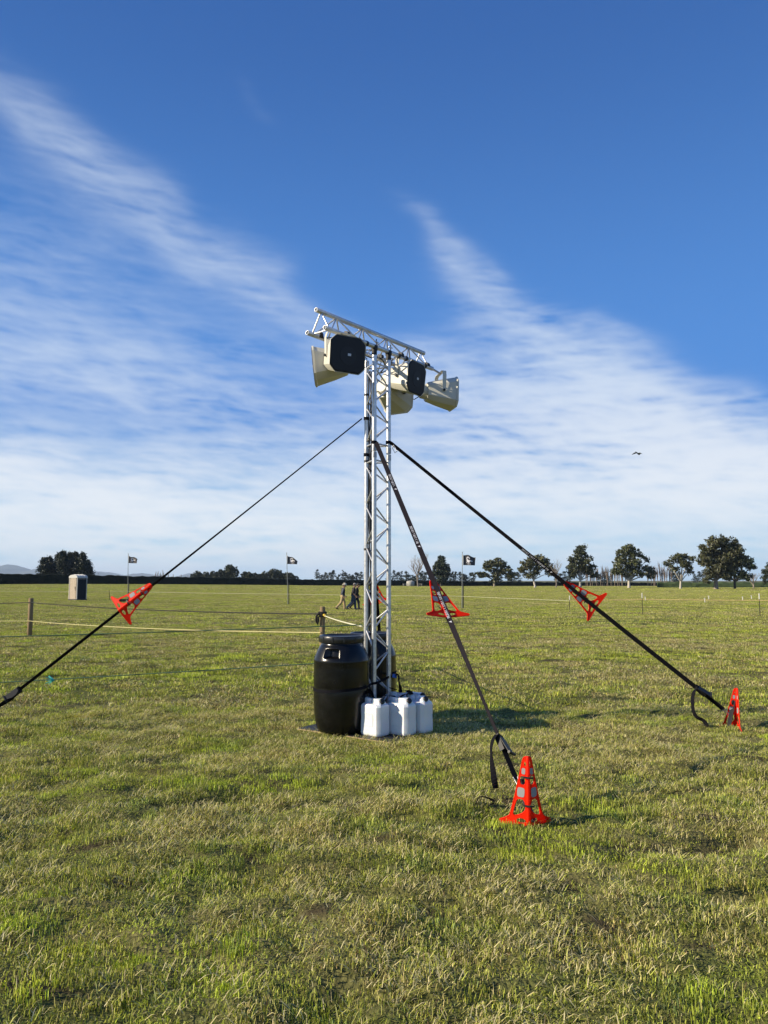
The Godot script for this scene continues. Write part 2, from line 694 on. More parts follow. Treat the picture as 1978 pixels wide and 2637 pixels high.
# ---------------------------------------------------------------- grass
func tuft_mesh(n: int, rad: float, hmin: float, hmax: float, width: float, lean: float, palette: Array, lying := false) -> ArrayMesh:
	var v := PackedVector3Array()
	var nn := PackedVector3Array()
	var c := PackedColorArray()
	var idx := PackedInt32Array()
	for b in n:
		var a := rng.randf() * TAU
		var r := rad * sqrt(rng.randf())
		var p0 := Vector3(cos(a) * r, -0.012, sin(a) * r)
		var h := lerpf(hmin, hmax, rng.randf() * rng.randf())
		var dir := Vector3.RIGHT.rotated(Vector3.UP, rng.randf() * TAU)
		var l := lean * (0.15 + 1.1 * rng.randf())
		if lying:
			l = lean * (0.82 + 0.22 * rng.randf())
			p0.y += 0.014 + 0.018 * rng.randf()
		var pick := rng.randf()
		var col: Color = palette[0][1]
		for e in palette:
			if pick < e[0]:
				col = e[1]
				break
			pick -= e[0]
		col = col * (0.5 + 0.85 * rng.randf())
		var p1 := p0 + Vector3.UP * h * 0.55 * cos(l * 0.5) + dir * h * 0.55 * sin(l * 0.5) + Vector3.UP * 0.012
		var l2 := l * 1.5 if not lying else 1.35 + 0.5 * rng.randf()
		var p2 := p1 + Vector3.UP * h * 0.45 * cos(l2) + dir * h * 0.45 * sin(l2)
		var w := dir.cross(Vector3.UP).rotated(Vector3.UP, rng.randf_range(-0.9, 0.9)) * width * (0.6 + 0.7 * rng.randf()) * 0.5
		var base := v.size()
		v.append_array(PackedVector3Array([p0 - w, p0 + w, p1 - w * 0.85, p1 + w * 0.85, p2]))
		var n0 := (p1 - p0).cross(w).normalized()
		var n1 := (p2 - p1).cross(w).normalized()
		nn.append_array(PackedVector3Array([n0, n0, (n0 + n1).normalized(), (n0 + n1).normalized(), n1]))
		for q in 5:
			c.append(col)
		idx.append_array(PackedInt32Array([base, base + 1, base + 2, base + 2, base + 1, base + 3, base + 2, base + 3, base + 4]))
	var arr := []
	arr.resize(Mesh.ARRAY_MAX)
	arr[Mesh.ARRAY_VERTEX] = v
	arr[Mesh.ARRAY_NORMAL] = nn
	arr[Mesh.ARRAY_COLOR] = c
	arr[Mesh.ARRAY_INDEX] = idx
	var m := ArrayMesh.new()
	m.add_surface_from_arrays(Mesh.PRIMITIVE_TRIANGLES, arr)
	return m


func build_grass() -> void:
	var green := Color(0.425, 0.465, 0.075)
	var lush := Color(0.46, 0.53, 0.055)
	var dull := Color(0.54, 0.515, 0.155)
	var blue := Color(0.235, 0.295, 0.095)
	var straw := Color(0.60, 0.52, 0.25)
	var pale := Color(0.72, 0.64, 0.37)
	var brown := Color(0.28, 0.18, 0.09)
	var mixes := [
		[[0.60, green], [0.20, dull], [0.12, blue], [0.06, straw], [0.02, pale]],
		[[0.46, green], [0.26, dull], [0.08, blue], [0.12, straw], [0.04, pale], [0.04, brown]],
		[[0.16, green], [0.22, dull], [0.36, straw], [0.19, pale], [0.07, brown]],
		[[0.66, lush], [0.26, green], [0.05, dull], [0.03, straw]],
		[[0.50, blue], [0.36, green], [0.10, dull], [0.04, straw]],
		[[0.30, straw], [0.20, pale], [0.24, dull], [0.14, green], [0.12, brown]],
	]
	var root := Node3D.new()
	root.name = "grass"
	add_child(root)
	tag(root, "short tufted paddock grass, green and straw blades", "grass", "", "stuff")
	# near, middle, far: from, to, spacing, blades, spread, shortest, longest, width
	var lods := [[1.7, 9.5, 0.074, 88, 0.085, 0.011, 0.052, 0.0034], [9.5, 28.0, 0.19, 125, 0.19, 0.016, 0.074, 0.0070], [28.0, 130.0, 0.68, 190, 0.62, 0.025, 0.095, 0.015], [130.0, 335.0, 1.9, 210, 1.7, 0.03, 0.13, 0.05]]
	for li in lods.size():
		var L: Array = lods[li]
		var places := [[], [], [], [], [], []]
		var z: float = -L[0]
		while z > -L[1]:
			var half := 0.78 * -z + 2.2
			var x := -half
			while x < half:
				var px: float = x + rng.randf_range(-0.5, 0.5) * L[2]
				var pz: float = z + rng.randf_range(-0.5, 0.5) * L[2]
				x += L[2]
				if on_board(px, pz):
					continue
				var a := patch_noise.get_noise_2d(px * 0.42, pz * 0.62)
				var b := patch_noise.get_noise_2d(px * 1.35 + 60.0, pz * 1.7)
				var e := patch_noise.get_noise_2d(px * 0.05 + 40.0, pz * 0.16)
				var s := a * 0.8 + b * 0.6 + e * 0.5 + rng.randf_range(-0.28, 0.28)
				var kind := 0
				if li == 0:
					s += 0.03
				if s > 0.36:
					kind = 2
				elif s > 0.08:
					kind = 1
				elif s < -0.42:
					kind = 3
				elif b < -0.22 and rng.randf() < 0.6:
					kind = 4
				# worn, thin places
				if worn(px, pz) > 0.5 and rng.randf() < 0.72:
					continue
				if rng.randf() < 0.06 + 0.55 * clampf(s + 0.10 + 0.25 * patch_noise.get_noise_2d(px * 2.3, pz * 3.1 + 70.0), 0.0, 0.8):
					places[5].append([Transform3D(Basis(Vector3.UP, rng.randf() * TAU), Vector3(px, ground(px, pz) + 0.006, pz)), Color.WHITE * rng.randf_range(0.8, 1.1)])
				var sc := rng.randf_range(0.6, 1.3) * clampf(1.0 + 1.25 * patch_noise.get_noise_2d(px * 1.1 + 11.0, pz * 1.4), 0.3, 2.2)
				if kind == 3:
					sc *= 0.95
				var bs := Basis(Vector3.UP, rng.randf() * TAU).scaled(Vector3(rng.randf_range(0.85, 1.2), sc, rng.randf_range(0.85, 1.2)))
				var v := rng.randf_range(0.70, 1.34)
				places[kind].append([Transform3D(bs, Vector3(px, ground(px, pz), pz)), Color(v * (1.0 + 0.10 * b), v, v * (1.0 - 0.15 * a))])
			z -= L[2]
		for k in 6:
			if places[k].is_empty():
				continue
			var mm := MultiMesh.new()
			mm.transform_format = MultiMesh.TRANSFORM_3D
			mm.use_colors = true
			# the last kind is cut stalks lying flat on the sward
			if k == 5:
				mm.mesh = tuft_mesh(int(L[3] * 0.42), L[4] * 1.4, L[6] * 0.7, L[6] * 1.7, L[7] * 1.05, 2.5, mixes[k], true)
			else:
				mm.mesh = tuft_mesh(L[3], L[4], L[5], L[6], L[7], 2.1 if k != 3 else 1.35, mixes[k])
			mm.instance_count = places[k].size()
			for i in places[k].size():
				mm.set_instance_transform(i, places[k][i][0])
				mm.set_instance_color(i, places[k][i][1])
			var mi := MultiMeshInstance3D.new()
			mi.name = "blades"
			mi.multimesh = mm
			mi.material_override = M.grass
			root.add_child(mi, true)
			mi.set_meta("kind", "stuff")


func worn(x: float, z: float) -> float:
	return smoothstep(0.55, 0.8, ruts(x, z)) * 0.8 if z > -9.0 and ruts(x, z) > 0.55 else smoothstep(0.40, 0.50, patch_noise.get_noise_2d(x * 1.25 - 30.0, z * 2.3 + 12.0))


func on_board(x: float, z: float) -> bool:
	var p := Vector2(x - 0.06, z + 7.43)
	var a := p.dot(Vector2(-0.82, -0.57))
	var b := p.dot(Vector2(0.57, -0.82))
	return a > 0.03 and a < 1.17 and b > 0.03 and b < 0.77


# ---------------------------------------------------------------- hedges and trees
func hedge(path: Array, label: String, m: Material, thick: float, step: float) -> void:
	# path: x, z, height
	var st := new_st()
	var rings := []
	for i in path.size() - 1:
		var a: Array = path[i]
		var b: Array = path[i + 1]
		var len := Vector2(b[0] - a[0], b[1] - a[1]).length()
		var n := maxi(1, int(len / step))
		for k in n + (1 if i == path.size() - 2 else 0):
			var t := float(k) / n
			var x := lerpf(a[0], b[0], t)
			var z := lerpf(a[1], b[1], t)
			var h := lerpf(a[2], b[2], t) * (1.0 + 0.08 * bump_noise.get_noise_2d(x * 0.11, z * 0.11)) + 0.15 * rng.randf_range(-1.0, 1.0)
			var dir := Vector2(b[0] - a[0], b[1] - a[1]).normalized()
			var nrm := Vector2(-dir.y, dir.x)
			var y := swell(x, z) - 0.2
			var ring := PackedVector3Array()
			for q in [[-0.5, 0.0], [-0.52, 0.35], [-0.5, 0.7], [-0.42, 0.96], [0.0, 1.03], [0.42, 0.96], [0.5, 0.7], [0.52, 0.35], [0.5, 0.0]]:
				var w: float = q[0] * thick + rng.randf_range(-0.14, 0.14)
				ring.append(Vector3(x + nrm.x * w, y + q[1] * (h + 0.2) + rng.randf_range(-0.05, 0.05), z + nrm.y * w))
			rings.append(ring)
	loft(st, rings, -1, true, true)
	var o := part("hedge", st, m, self)
	tag(o, label, "hedge")


func build_hedges() -> void:
	var dark := mat(lin(0.010, 0.014, 0.008), 0.9, 0.0, 0.2)
	hedge([[-190.0, -172.0, 3.5], [-121.7, -234.9, 3.2], [-75.0, -276.0, 2.7], [-40.0, -307.0, 2.5], [15.0, -335.0, 2.3], [78.0, -355.0, 1.7], [142.6, -376.0, 1.35]], "long clipped dark hedge along the far edge of the paddock", dark, 1.6, 1.1)
	var green := mat(lin(0.055, 0.085, 0.025), 0.85)
	hedge([[93.0, -252.0, 1.75], [150.0, -248.0, 1.8], [190.0, -246.0, 1.8]], "shorter green hedge behind the big gum trees", green, 1.5, 1.1)


func leaves_mesh(spots: Array, col: Color, vary: float) -> ArrayMesh:
	# spots: centre, size, hang (0 random .. 1 hanging)
	var v := PackedVector3Array()
	var nn := PackedVector3Array()
	var cc := PackedColorArray()
	v.resize(spots.size() * 6)
	nn.resize(spots.size() * 6)
	cc.resize(spots.size() * 6)
	for i in spots.size():
		var p: Vector3 = spots[i][0]
		var s: float = spots[i][1]
		var a := Vector3(rng.randf_range(-1, 1), rng.randf_range(-1, 1), rng.randf_range(-1, 1)).normalized()
		if spots[i].size() > 2:
			a = (a + Vector3(spots[i][2])).normalized()
		var b := a.cross(Vector3(rng.randf_range(-1, 1), rng.randf_range(-1, 1), rng.randf_range(-1, 1))).normalized()
		var n := a.cross(b)
		var q := [p - a * s, p + b * s * 0.42, p + a * s, p - b * s * 0.42]
		var c := col * (1.0 + vary * rng.randf_range(-1.0, 1.0))
		c.g *= 1.0 + 0.1 * rng.randf_range(-1.0, 1.0)
		var k := i * 6
		for e in 6:
			v[k + e] = q[[0, 1, 2, 0, 2, 3][e]]
			nn[k + e] = n
			cc[k + e] = c
	var arr := []
	arr.resize(Mesh.ARRAY_MAX)
	arr[Mesh.ARRAY_VERTEX] = v
	arr[Mesh.ARRAY_NORMAL] = nn
	arr[Mesh.ARRAY_COLOR] = cc
	var m := ArrayMesh.new()
	m.add_surface_from_arrays(Mesh.PRIMITIVE_TRIANGLES, arr)
	return m


# lobes: x, y, z, rx, ry (metres from the foot of the tree)
func broad_tree(called: String, label: String, group: String, foot: Vector3, lobes: Array, trunk_r: float, fork: float, lean: Vector3, col: Color, bark: Material, leaf: float, per: int, dense := 1.0) -> Node3D:
	var t := thing(called, label, "tree", foot, 0.0, group)
	var st := new_st()
	var top := lean
	tube(st, [Vector3(0, -0.3, 0), Vector3(0, fork * 0.2, 0), lean * 0.5 + Vector3(0, fork * 0.6, 0), lean + Vector3(0, fork, 0)], [trunk_r * 1.35, trunk_r, trunk_r * 0.88, trunk_r * 0.75], 7)
	var f := lean + Vector3(0, fork, 0)
	var spots := []
	for lb in lobes:
		var c := Vector3(lb[0], lb[1], lb[2])
		var mid := f.lerp(c, 0.5) + Vector3(rng.randf_range(-0.3, 0.3), -0.2 + rng.randf() * 0.5, rng.randf_range(-0.3, 0.3))
		tube(st, [f - Vector3(0, fork * 0.08, 0), mid, c], [trunk_r * 0.55, trunk_r * 0.36, trunk_r * 0.12], 5)
		var area: float = lb[3] * lb[4]
		var clumps := maxi(6, int(area * 10.5 * dense))
		for k in clumps:
			var d := Vector3(rng.randfn(), rng.randfn(), rng.randfn()).normalized()
			var rr := pow(rng.randf(), 0.36)
			var p := c + Vector3(d.x * lb[3], d.y * lb[4], d.z * lb[3]) * rr
			if k % 3 == 0:
				tube(st, [c.lerp(mid, 0.3), c.lerp(p, 0.55) + Vector3(0, -0.1, 0), p], [trunk_r * 0.14, trunk_r * 0.09, 0.02], 4, false)
			var cr := rng.randf_range(0.30, 0.62)
			for q in per + 6:
				var o := Vector3(rng.randfn(), rng.randfn() * 0.72, rng.randfn()) * cr * 0.62
				spots.append([p + o, leaf * 1.35 * rng.randf_range(0.6, 1.25), Vector3(0, -0.6, 0)])
	part("trunk", st, bark, t)
	put_mesh("crown", leaves_mesh(spots, col, 0.35), M.leaf, t)
	return t


func bare_tree(called: String, label: String, group: String, foot: Vector3, h: float, spread: float, bark: Material, levels: int, trunk_r: float, upright: float, branches := 5) -> Node3D:
	var t := thing(called, label, "tree", foot, 0.0, group)
	var st := new_st()
	var twigs := new_st()
	var stack := [[Vector3(0, -0.3, 0), Vector3(0, 1, 0), h * 0.42, trunk_r, 0]]
	while stack.size():
		var s: Array = stack.pop_back()
		var p: Vector3 = s[0]
		var d: Vector3 = s[1]
		var len: float = s[2]
		var r: float = s[3]
		var lv: int = s[4]
		var bend := Vector3(rng.randf_range(-1, 1), 0.2, rng.randf_range(-1, 1)) * len * 0.08
		var q := p + d * len * 0.5 + bend
		var e := p + d * len
		tube(st if lv < 2 else twigs, [p, q, e], [r, r * 0.8, r * 0.55], 6 if lv < 2 else 3, lv < 2)
		if lv >= levels:
			continue
		var n := branches if lv > 0 else branches + 2
		for k in n:
			var u := rng.randf_range(0.35, 1.0)
			var side := Vector3.RIGHT.rotated(Vector3.UP, TAU * (k + rng.randf()) / n) * spread
			var nd := (d * 0.7 + side + Vector3(0, upright, 0)).normalized()
			stack.append([p.lerp(e, u) if u < 0.5 else q.lerp(e, (u - 0.5) * 2.0), nd, len * rng.randf_range(0.5, 0.78), maxf(r * 0.5, 0.012), lv + 1])
	part("trunk", st, bark, t)
	part("bare_crown", twigs, bark, t)
	return t


func conifer(called: String, label: String, group: String, foot: Vector3, h: float, rad: float, col: Color, n: int, blunt := 0.7) -> Node3D:
	var t := thing(called, label, "tree", foot, 0.0, group)
	var st := new_st()
	tube(st, [Vector3(0, -0.3, 0), Vector3(0, h * 0.5, 0), Vector3(0, h * 0.97, 0)], [rad * 0.09, rad * 0.06, 0.03], 6)
	part("trunk", st, M.bark_dark, t)
	var spots := []
	var boughs := int(n / 26.0)
	for b in boughs:
		var y := pow(rng.randf(), 0.8)
		var r := rad * pow(1.0 - y, blunt) * rng.randf_range(0.65, 1.1) + 0.15
		var a := rng.randf() * TAU
		var d := Vector3(cos(a), 0.12, sin(a))
		var p0 := Vector3(0, h * (0.06 + 0.92 * y), 0)
		for q in 26:
			var u := pow(rng.randf(), 0.6)
			var o := Vector3(rng.randfn(), rng.randfn() * 0.8, rng.randfn()) * (0.06 * rad + 0.12 * u * rad * 0.6)
			spots.append([p0 + d * r * u - Vector3(0, 0.10 * r * u * u, 0) + o, rng.randf_range(0.10, 0.2) * sqrt(rad) * 1.3, d * 0.9])
	put_mesh("crown", leaves_mesh(spots, col, 0.3), M.leaf, t)
	return t


func on_ground(x: float, z: float) -> Vector3:
	return Vector3(x, ground(x, z), z)


func build_trees() -> void:
	var gum := Color(0.078, 0.083, 0.032)
	var olive := Color(0.098, 0.098, 0.038)
	var deep := Color(0.028, 0.042, 0.020)
	var gg := "gum trees along the far side"
	broad_tree("gum_tree", "spreading gum tree just right of the right-hand flag", gg, on_ground(46.7, -313.7), [[-4.5, 4.6, 0, 2.6, 1.4], [-1.6, 8.6, 0, 3.2, 2.6], [2.0, 9.4, 0, 3.2, 2.8], [4.8, 7.0, 0.5, 2.6, 2.0], [6.6, 4.6, 0, 2.2, 1.5], [1.5, 5.4, -1.0, 3.2, 2.2], [-6.6, 5.2, 0.4, 2.0, 1.0], [0.5, 2.6, 0, 2.6, 1.4]], 0.45, 2.6, Vector3(0.2, 0, 0), gum, M.bark_grey, 0.34, 12, 0.9)
	broad_tree("gum_tree", "gum tree with pale leaning trunk behind the right strap", gg, on_ground(50.1, -246.0), [[-3.2, 7.0, 0, 2.3, 2.0], [-0.8, 9.2, 0, 2.4, 1.7], [2.2, 9.3, 0.3, 2.6, 1.6], [4.0, 7.4, 0, 2.2, 1.8], [5.6, 5.0, 0, 1.8, 1.6], [0.6, 6.2, -0.8, 2.4, 1.8], [-1.8, 4.2, 0, 1.8, 1.3], [-4.3, 5.8, 0, 1.5, 0.9]], 0.36, 2.8, Vector3(-0.5, 0, 0), olive, M.bark_pale, 0.30, 12, 0.95)
	broad_tree("gum_tree", "tall pointed gum tree left of the row of bare poplars", gg, on_ground(65.1, -246.0), [[0.6, 13.0, 0, 1.6, 1.5], [0.2, 11.2, 0, 2.2, 1.6], [-1.4, 9.0, 0, 2.4, 1.8], [1.8, 8.8, 0.4, 2.5, 1.9], [-2.0, 6.3, 0, 2.4, 1.7], [3.2, 6.0, 0, 2.5, 1.7], [0.6, 6.4, -1.0, 2.8, 2.0], [-2.8, 4.4, 0.4, 1.8, 1.1], [4.4, 4.2, 0, 1.6, 1.1]], 0.42, 2.6, Vector3(0.1, 0, 0), Color(0.056, 0.066, 0.028), M.bark_pale, 0.30, 12, 1.05)
	broad_tree("gum_tree", "lopsided gum tree with a round-topped crown and side lobe", gg, on_ground(74.8, -226.4), [[0.4, 12.0, 0, 2.2, 1.5], [-1.6, 10.6, 0, 2.0, 1.4], [2.0, 10.6, 0, 1.8, 1.4], [-2.2, 8.0, 0, 2.4, 1.7], [1.0, 7.8, 0.5, 2.8, 1.9], [4.4, 9.6, 0, 1.3, 0.9], [5.6, 8.4, 0, 0.9, 0.8], [-3.4, 5.6, 0, 2.2, 1.7], [0.4, 4.9, -0.8, 3.0, 1.9], [4.2, 5.2, 0, 2.4, 1.8], [6.6, 4.6, 0.4, 1.5, 1.9]], 0.46, 2.2, Vector3(0, 0, 0), Color(0.072, 0.082, 0.028), M.bark_pale, 0.29, 12, 1.0)
	broad_tree("gum_tree", "small open gum tree with a pale forked trunk", gg, on_ground(79.2, -198.1), [[-2.6, 6.8, 0, 1.5, 1.1], [-0.8, 8.4, 0, 1.6, 1.1], [1.2, 8.8, 0, 1.5, 0.9], [3.0, 8.2, 0, 1.1, 0.8], [0.6, 6.6, 0.3, 1.8, 1.2], [2.4, 6.0, 0, 1.3, 1.3], [-1.4, 5.4, -0.4, 1.2, 0.9], [2.8, 4.6, 0, 0.9, 0.8]], 0.30, 2.0, Vector3(0.1, 0, 0), gum, M.bark_pale, 0.25, 12, 1.15)
	broad_tree("gum_tree", "largest gum tree, broad dense rounded crown at right", gg, on_ground(84.0, -187.6), [[0.4, 12.0, 0, 2.6, 1.7], [3.4, 11.6, 0, 2.4, 1.6], [-1.8, 10.2, 0, 2.0, 1.8], [5.2, 9.9, 0.5, 2.0, 1.8], [1.6, 9.4, -1.0, 3.0, 2.2], [-2.4, 7.4, 0, 1.9, 1.9], [0.2, 6.4, 0.8, 2.6, 2.0], [3.6, 7.2, 0, 2.8, 2.2], [-1.2, 4.2, 0, 1.9, 1.4], [2.6, 3.8, 0, 2.4, 1.6], [-2.4, 2.4, 0.4, 1.2, 0.9], [5.8, 7.4, 0, 1.6, 1.6]], 0.55, 2.4, Vector3(0, 0, 0), Color(0.062, 0.066, 0.028), M.bark_grey, 0.27, 13, 1.25)
	broad_tree("gum_tree", "dark gum tree half behind the largest gum tree", gg, on_ground(95.7, -202.3), [[1.2, 9.4, 0, 2.0, 1.5], [-1.0, 8.6, 0, 2.0, 1.7], [3.2, 7.4, 0, 1.9, 1.5], [4.3, 5.8, 0.3, 1.5, 1.1], [0.4, 6.4, 0, 2.4, 1.8], [-1.6, 5.0, 0, 1.8, 1.6], [2.0, 4.0, 0, 2.2, 1.4], [3.6, 3.0, 0, 1.4, 1.0]], 0.34, 2.0, Vector3(0, 0, 0), Color(0.034, 0.048, 0.020), M.bark_dark, 0.27, 12, 1.15)
	broad_tree("gum_tree", "gum tree cut off by the right edge of the view", gg, on_ground(111.5, -212.0), [[0, 6.5, 0, 2.0, 1.6], [-1.0, 4.6, 0, 2.2, 1.5], [1.6, 5.0, 0, 2.2, 1.8], [-1.8, 2.6, 0, 1.8, 1.2]], 0.3, 1.6, Vector3.ZERO, deep, M.bark_dark, 0.27, 12, 1.1)
	broad_tree("dense_tree", "dense dark upright tree beside the front strap's cone", "", on_ground(25.3, -330.6), [[0.4, 12.2, 0, 1.8, 1.4], [0, 10.4, 0, 2.5, 1.6], [-1.2, 8.2, 0, 2.4, 1.6], [1.8, 8.4, 0, 2.4, 1.7], [-1.8, 5.8, 0, 2.4, 1.7], [1.8, 5.6, 0.6, 2.6, 1.8], [0.2, 3.4, 0, 3.0, 1.8], [3.0, 7.0, 0, 1.3, 0.9]], 0.4, 2.0, Vector3.ZERO, deep, M.bark_dark, 0.36, 13, 1.2)
	bare_tree("bare_tree", "tall leafless tree with fine grey twigs near the water tank", "", on_ground(13.4, -291.8), 15.5, 0.5, M.bark_grey, 4, 0.34, 0.35, 4)
	bare_tree("bare_tree", "thin leafless tree beside the leaning gum tree", "", on_ground(56.3, -243.0), 11.5, 0.5, M.bark_grey, 3, 0.2, 0.4, 4)
	bare_tree("bare_tree", "low bushy leafless tree at the far right", "", on_ground(104.5, -209.8), 5.6, 0.75, M.bark_grey, 4, 0.2, 0.45, 4)
	# conifers behind the left hedge
	var cl := ["leftmost conifer of the dark clump behind the portable toilet", "second conifer from the left in the dark clump", "third conifer from the left in the dark clump", "tallest conifer near the middle of the dark clump", "conifer just right of the middle of the dark clump", "third conifer from the right in the dark clump", "second conifer from the right in the dark clump", "rightmost, shortest conifer of the dark clump"]
	var cx := [100.0, 112.0, 132.0, 141.0, 155.0, 167.0, 182.0, 193.0]
	var ch := [9.4, 10.0, 11.6, 12.2, 11.6, 12.0, 11.4, 8.6]
	for i in 8:
		var z := -272.0 - 5.0 * (i % 3)
		var x: float = (cx[i] - 829.5) * 1.1923 / 1900.0 * -z / 0.9957
		conifer("conifer", cl[i], "conifers in the dark clump", Vector3(x, swell(x, z), z), ch[i] * 0.98, 3.6 if i != 2 else 4.0, Color(0.020, 0.030, 0.018), 4600, 0.8)
	conifer("conifer", "conifer tip at the left edge of the view", "", Vector3(-119.0, 0.3, -226.0), 7.0, 1.8, Color(0.022, 0.032, 0.018), 1200)
	# round trees far behind the hedge, left of the middle flag
	var ra := [[428.0, 6.6, 3.6], [448.0, 6.2, 3.6], [463.0, 6.8, 2.8], [480.0, 7.6, 4.6], [500.0, 11.2, 4.8], [537.0, 7.0, 4.6], [556.0, 6.2, 3.0], [571.0, 7.0, 2.6], [590.0, 8.4, 4.2], [603.0, 8.2, 3.2], [622.0, 7.2, 3.6], [635.0, 5.6, 3.0]]
	var rl := ["leftmost low tree of the distant row behind the hedge", "second low tree of the distant row behind the hedge", "third low tree of the distant row behind the hedge", "wide tree just left of the tallest distant tree", "tallest round tree of the distant row", "broad low tree right of the tallest distant tree", "small tree in the middle right of the distant row", "narrow tree left of the dark distant pair", "dark tree, left of a pair in the distant row", "dark tree, right of a pair in the distant row", "distant tree just behind the middle flagpole", "last low tree of the distant row, right of the middle flagpole"]
	for i in ra.size():
		var z := -420.0
		var x: float = (ra[i][0] - 829.5) * 1.1923 / 1900.0 * 420.0 / 0.9957
		var hh: float = ra[i][1]
		var w: float = ra[i][2]
		broad_tree("distant_tree", rl[i], "round trees in the distant row", Vector3(x, swell(x, z), z), [[-w * 0.45, hh * 0.45, 0, w * 0.6, hh * 0.34], [w * 0.4, hh * 0.5, 0, w * 0.6, hh * 0.36], [0, hh * 0.72, 0, w * 0.6, hh * 0.28]], 0.25, hh * 0.25, Vector3.ZERO, Color(0.052, 0.062, 0.032) if i % 3 else Color(0.030, 0.042, 0.024), M.bark_dark, 0.45, 10, 0.7)
	# pine shelter belt behind the tower
	var nth := ["first", "second", "third", "fourth", "fifth", "sixth", "seventh", "eighth", "ninth", "tenth", "eleventh", "twelfth", "thirteenth", "fourteenth", "fifteenth", "sixteenth", "seventeenth", "eighteenth", "nineteenth", "twentieth"]
	var k := 0
	var where := ["between the middle flag and the tower", "just right of the tower", "by the right-hand flag", "between two gum trees under the right strap", "left of the tall pointed gum", "right of the tall pointed gum", "left of the small open gum", "left of the largest gum"]
	for seg in [[688.0, 782.0, 12, 8.6], [842.0, 938.0, 13, 8.4], [962.0, 1022.0, 9, 8.8], [1092.0, 1118.0, 4, 8.0], [1200.0, 1226.0, 4, 8.0], [1290.0, 1310.0, 3, 8.5], [1448.0, 1464.0, 3, 8.8], [1496.0, 1516.0, 3, 9.0]]:
		k += 1
		for i in seg[2]:
			var px: float = lerpf(seg[0], seg[1], (i + rng.randf_range(-0.3, 0.3)) / maxf(seg[2] - 1, 1))
			var z := -500.0 + rng.randf_range(-14, 14)
			var x := (px - 829.5) * 1.1923 / 1900.0 * -z / 0.9957
			conifer("pine_tree", nth[i] + " distant pine from the left, " + where[k - 1], "pines of the distant shelter belt", Vector3(x, swell(x, z), z), seg[3] * rng.randf_range(0.72, 1.12), rng.randf_range(2.4, 3.4), Color(0.024, 0.036, 0.026), 900, 0.42)
	# bare poplars
	var proto := []
	for i in 3:
		var p := bare_tree("poplar_tree", "slim leafless poplar in a distant row", "leafless poplars in distant rows", Vector3(0, -50, 0), 9.5, 0.16, M.poplar, 3, 0.14, 0.75, 5)
		proto.append(p)
	var first := 0
	for seg in [[1262.0, 1346.0, 20, -335.0, 1.15], [1396.0, 1446.0, 11, -335.0, 1.2], [340.0, 366.0, 7, -520.0, 0.85], [372.0, 440.0, 12, -520.0, 0.62]]:
		for i in seg[2]:
			var px: float = lerpf(seg[0], seg[1], (i + rng.randf_range(-0.35, 0.35)) / (seg[2] - 1.0))
			var z: float = seg[3] + rng.randf_range(-6, 6)
			var x := (px - 829.5) * 1.1923 / 1900.0 * -z / 0.9957
			var o: Node3D
			if first < 3:
				o = proto[first]
			else:
				o = proto[rng.randi() % 3].duplicate()
				o.name = numbered("poplar_tree")
				add_child(o)
			first += 1
			o.set_meta("label", nth[i] + " bare poplar from the left, " + ("right of the tall pointed gum" if seg[0] > 1200.0 and seg[0] < 1300.0 else "left of the small open gum" if seg[0] > 1300.0 else "behind the left hedge by the strap" if seg[0] < 370.0 else "right of the strap, lower, behind the hedge"))
			o.position = Vector3(x, swell(x, z), z)
			o.rotation.y = rng.randf() * TAU
			o.scale = Vector3.ONE * seg[4] * rng.randf_range(0.75, 1.08)


# ---------------------------------------------------------------- base board and barrels
func build_boards_and_barrels() -> void:
	var o := thing("base_board", "black faced plywood board on the grass under barrels and cans", "board", Vector3(0.06, 0.0, -7.43))
	var u1 := Vector3(-0.82, 0, -0.57)
	var u2 := Vector3(0.57, 0, -0.82)
	var bs := Basis(u1, Vector3.UP, u1.cross(Vector3.UP))
	var st := new_st()
	box(st, Transform3D(bs, u1 * 0.6 + u2 * 0.4 + Vector3(0, 0.0095, 0)), Vector3(1.2, 0.011, 0.8))
	part("core", st, M.ply, o)
	st = new_st()
	box(st, Transform3D(bs, u1 * 0.6 + u2 * 0.4 + Vector3(0, 0.0175, 0)), Vector3(1.198, 0.005, 0.798))
	part("face", st, M.ply_face, o)
	barrel(Vector3(-0.452, 0.02, -7.98), -0.35, "glossy black plastic barrel in front, left of the tower")
	barrel(Vector3(-0.155, 0.0, -8.68), -1.1, "black plastic barrel behind the tower")


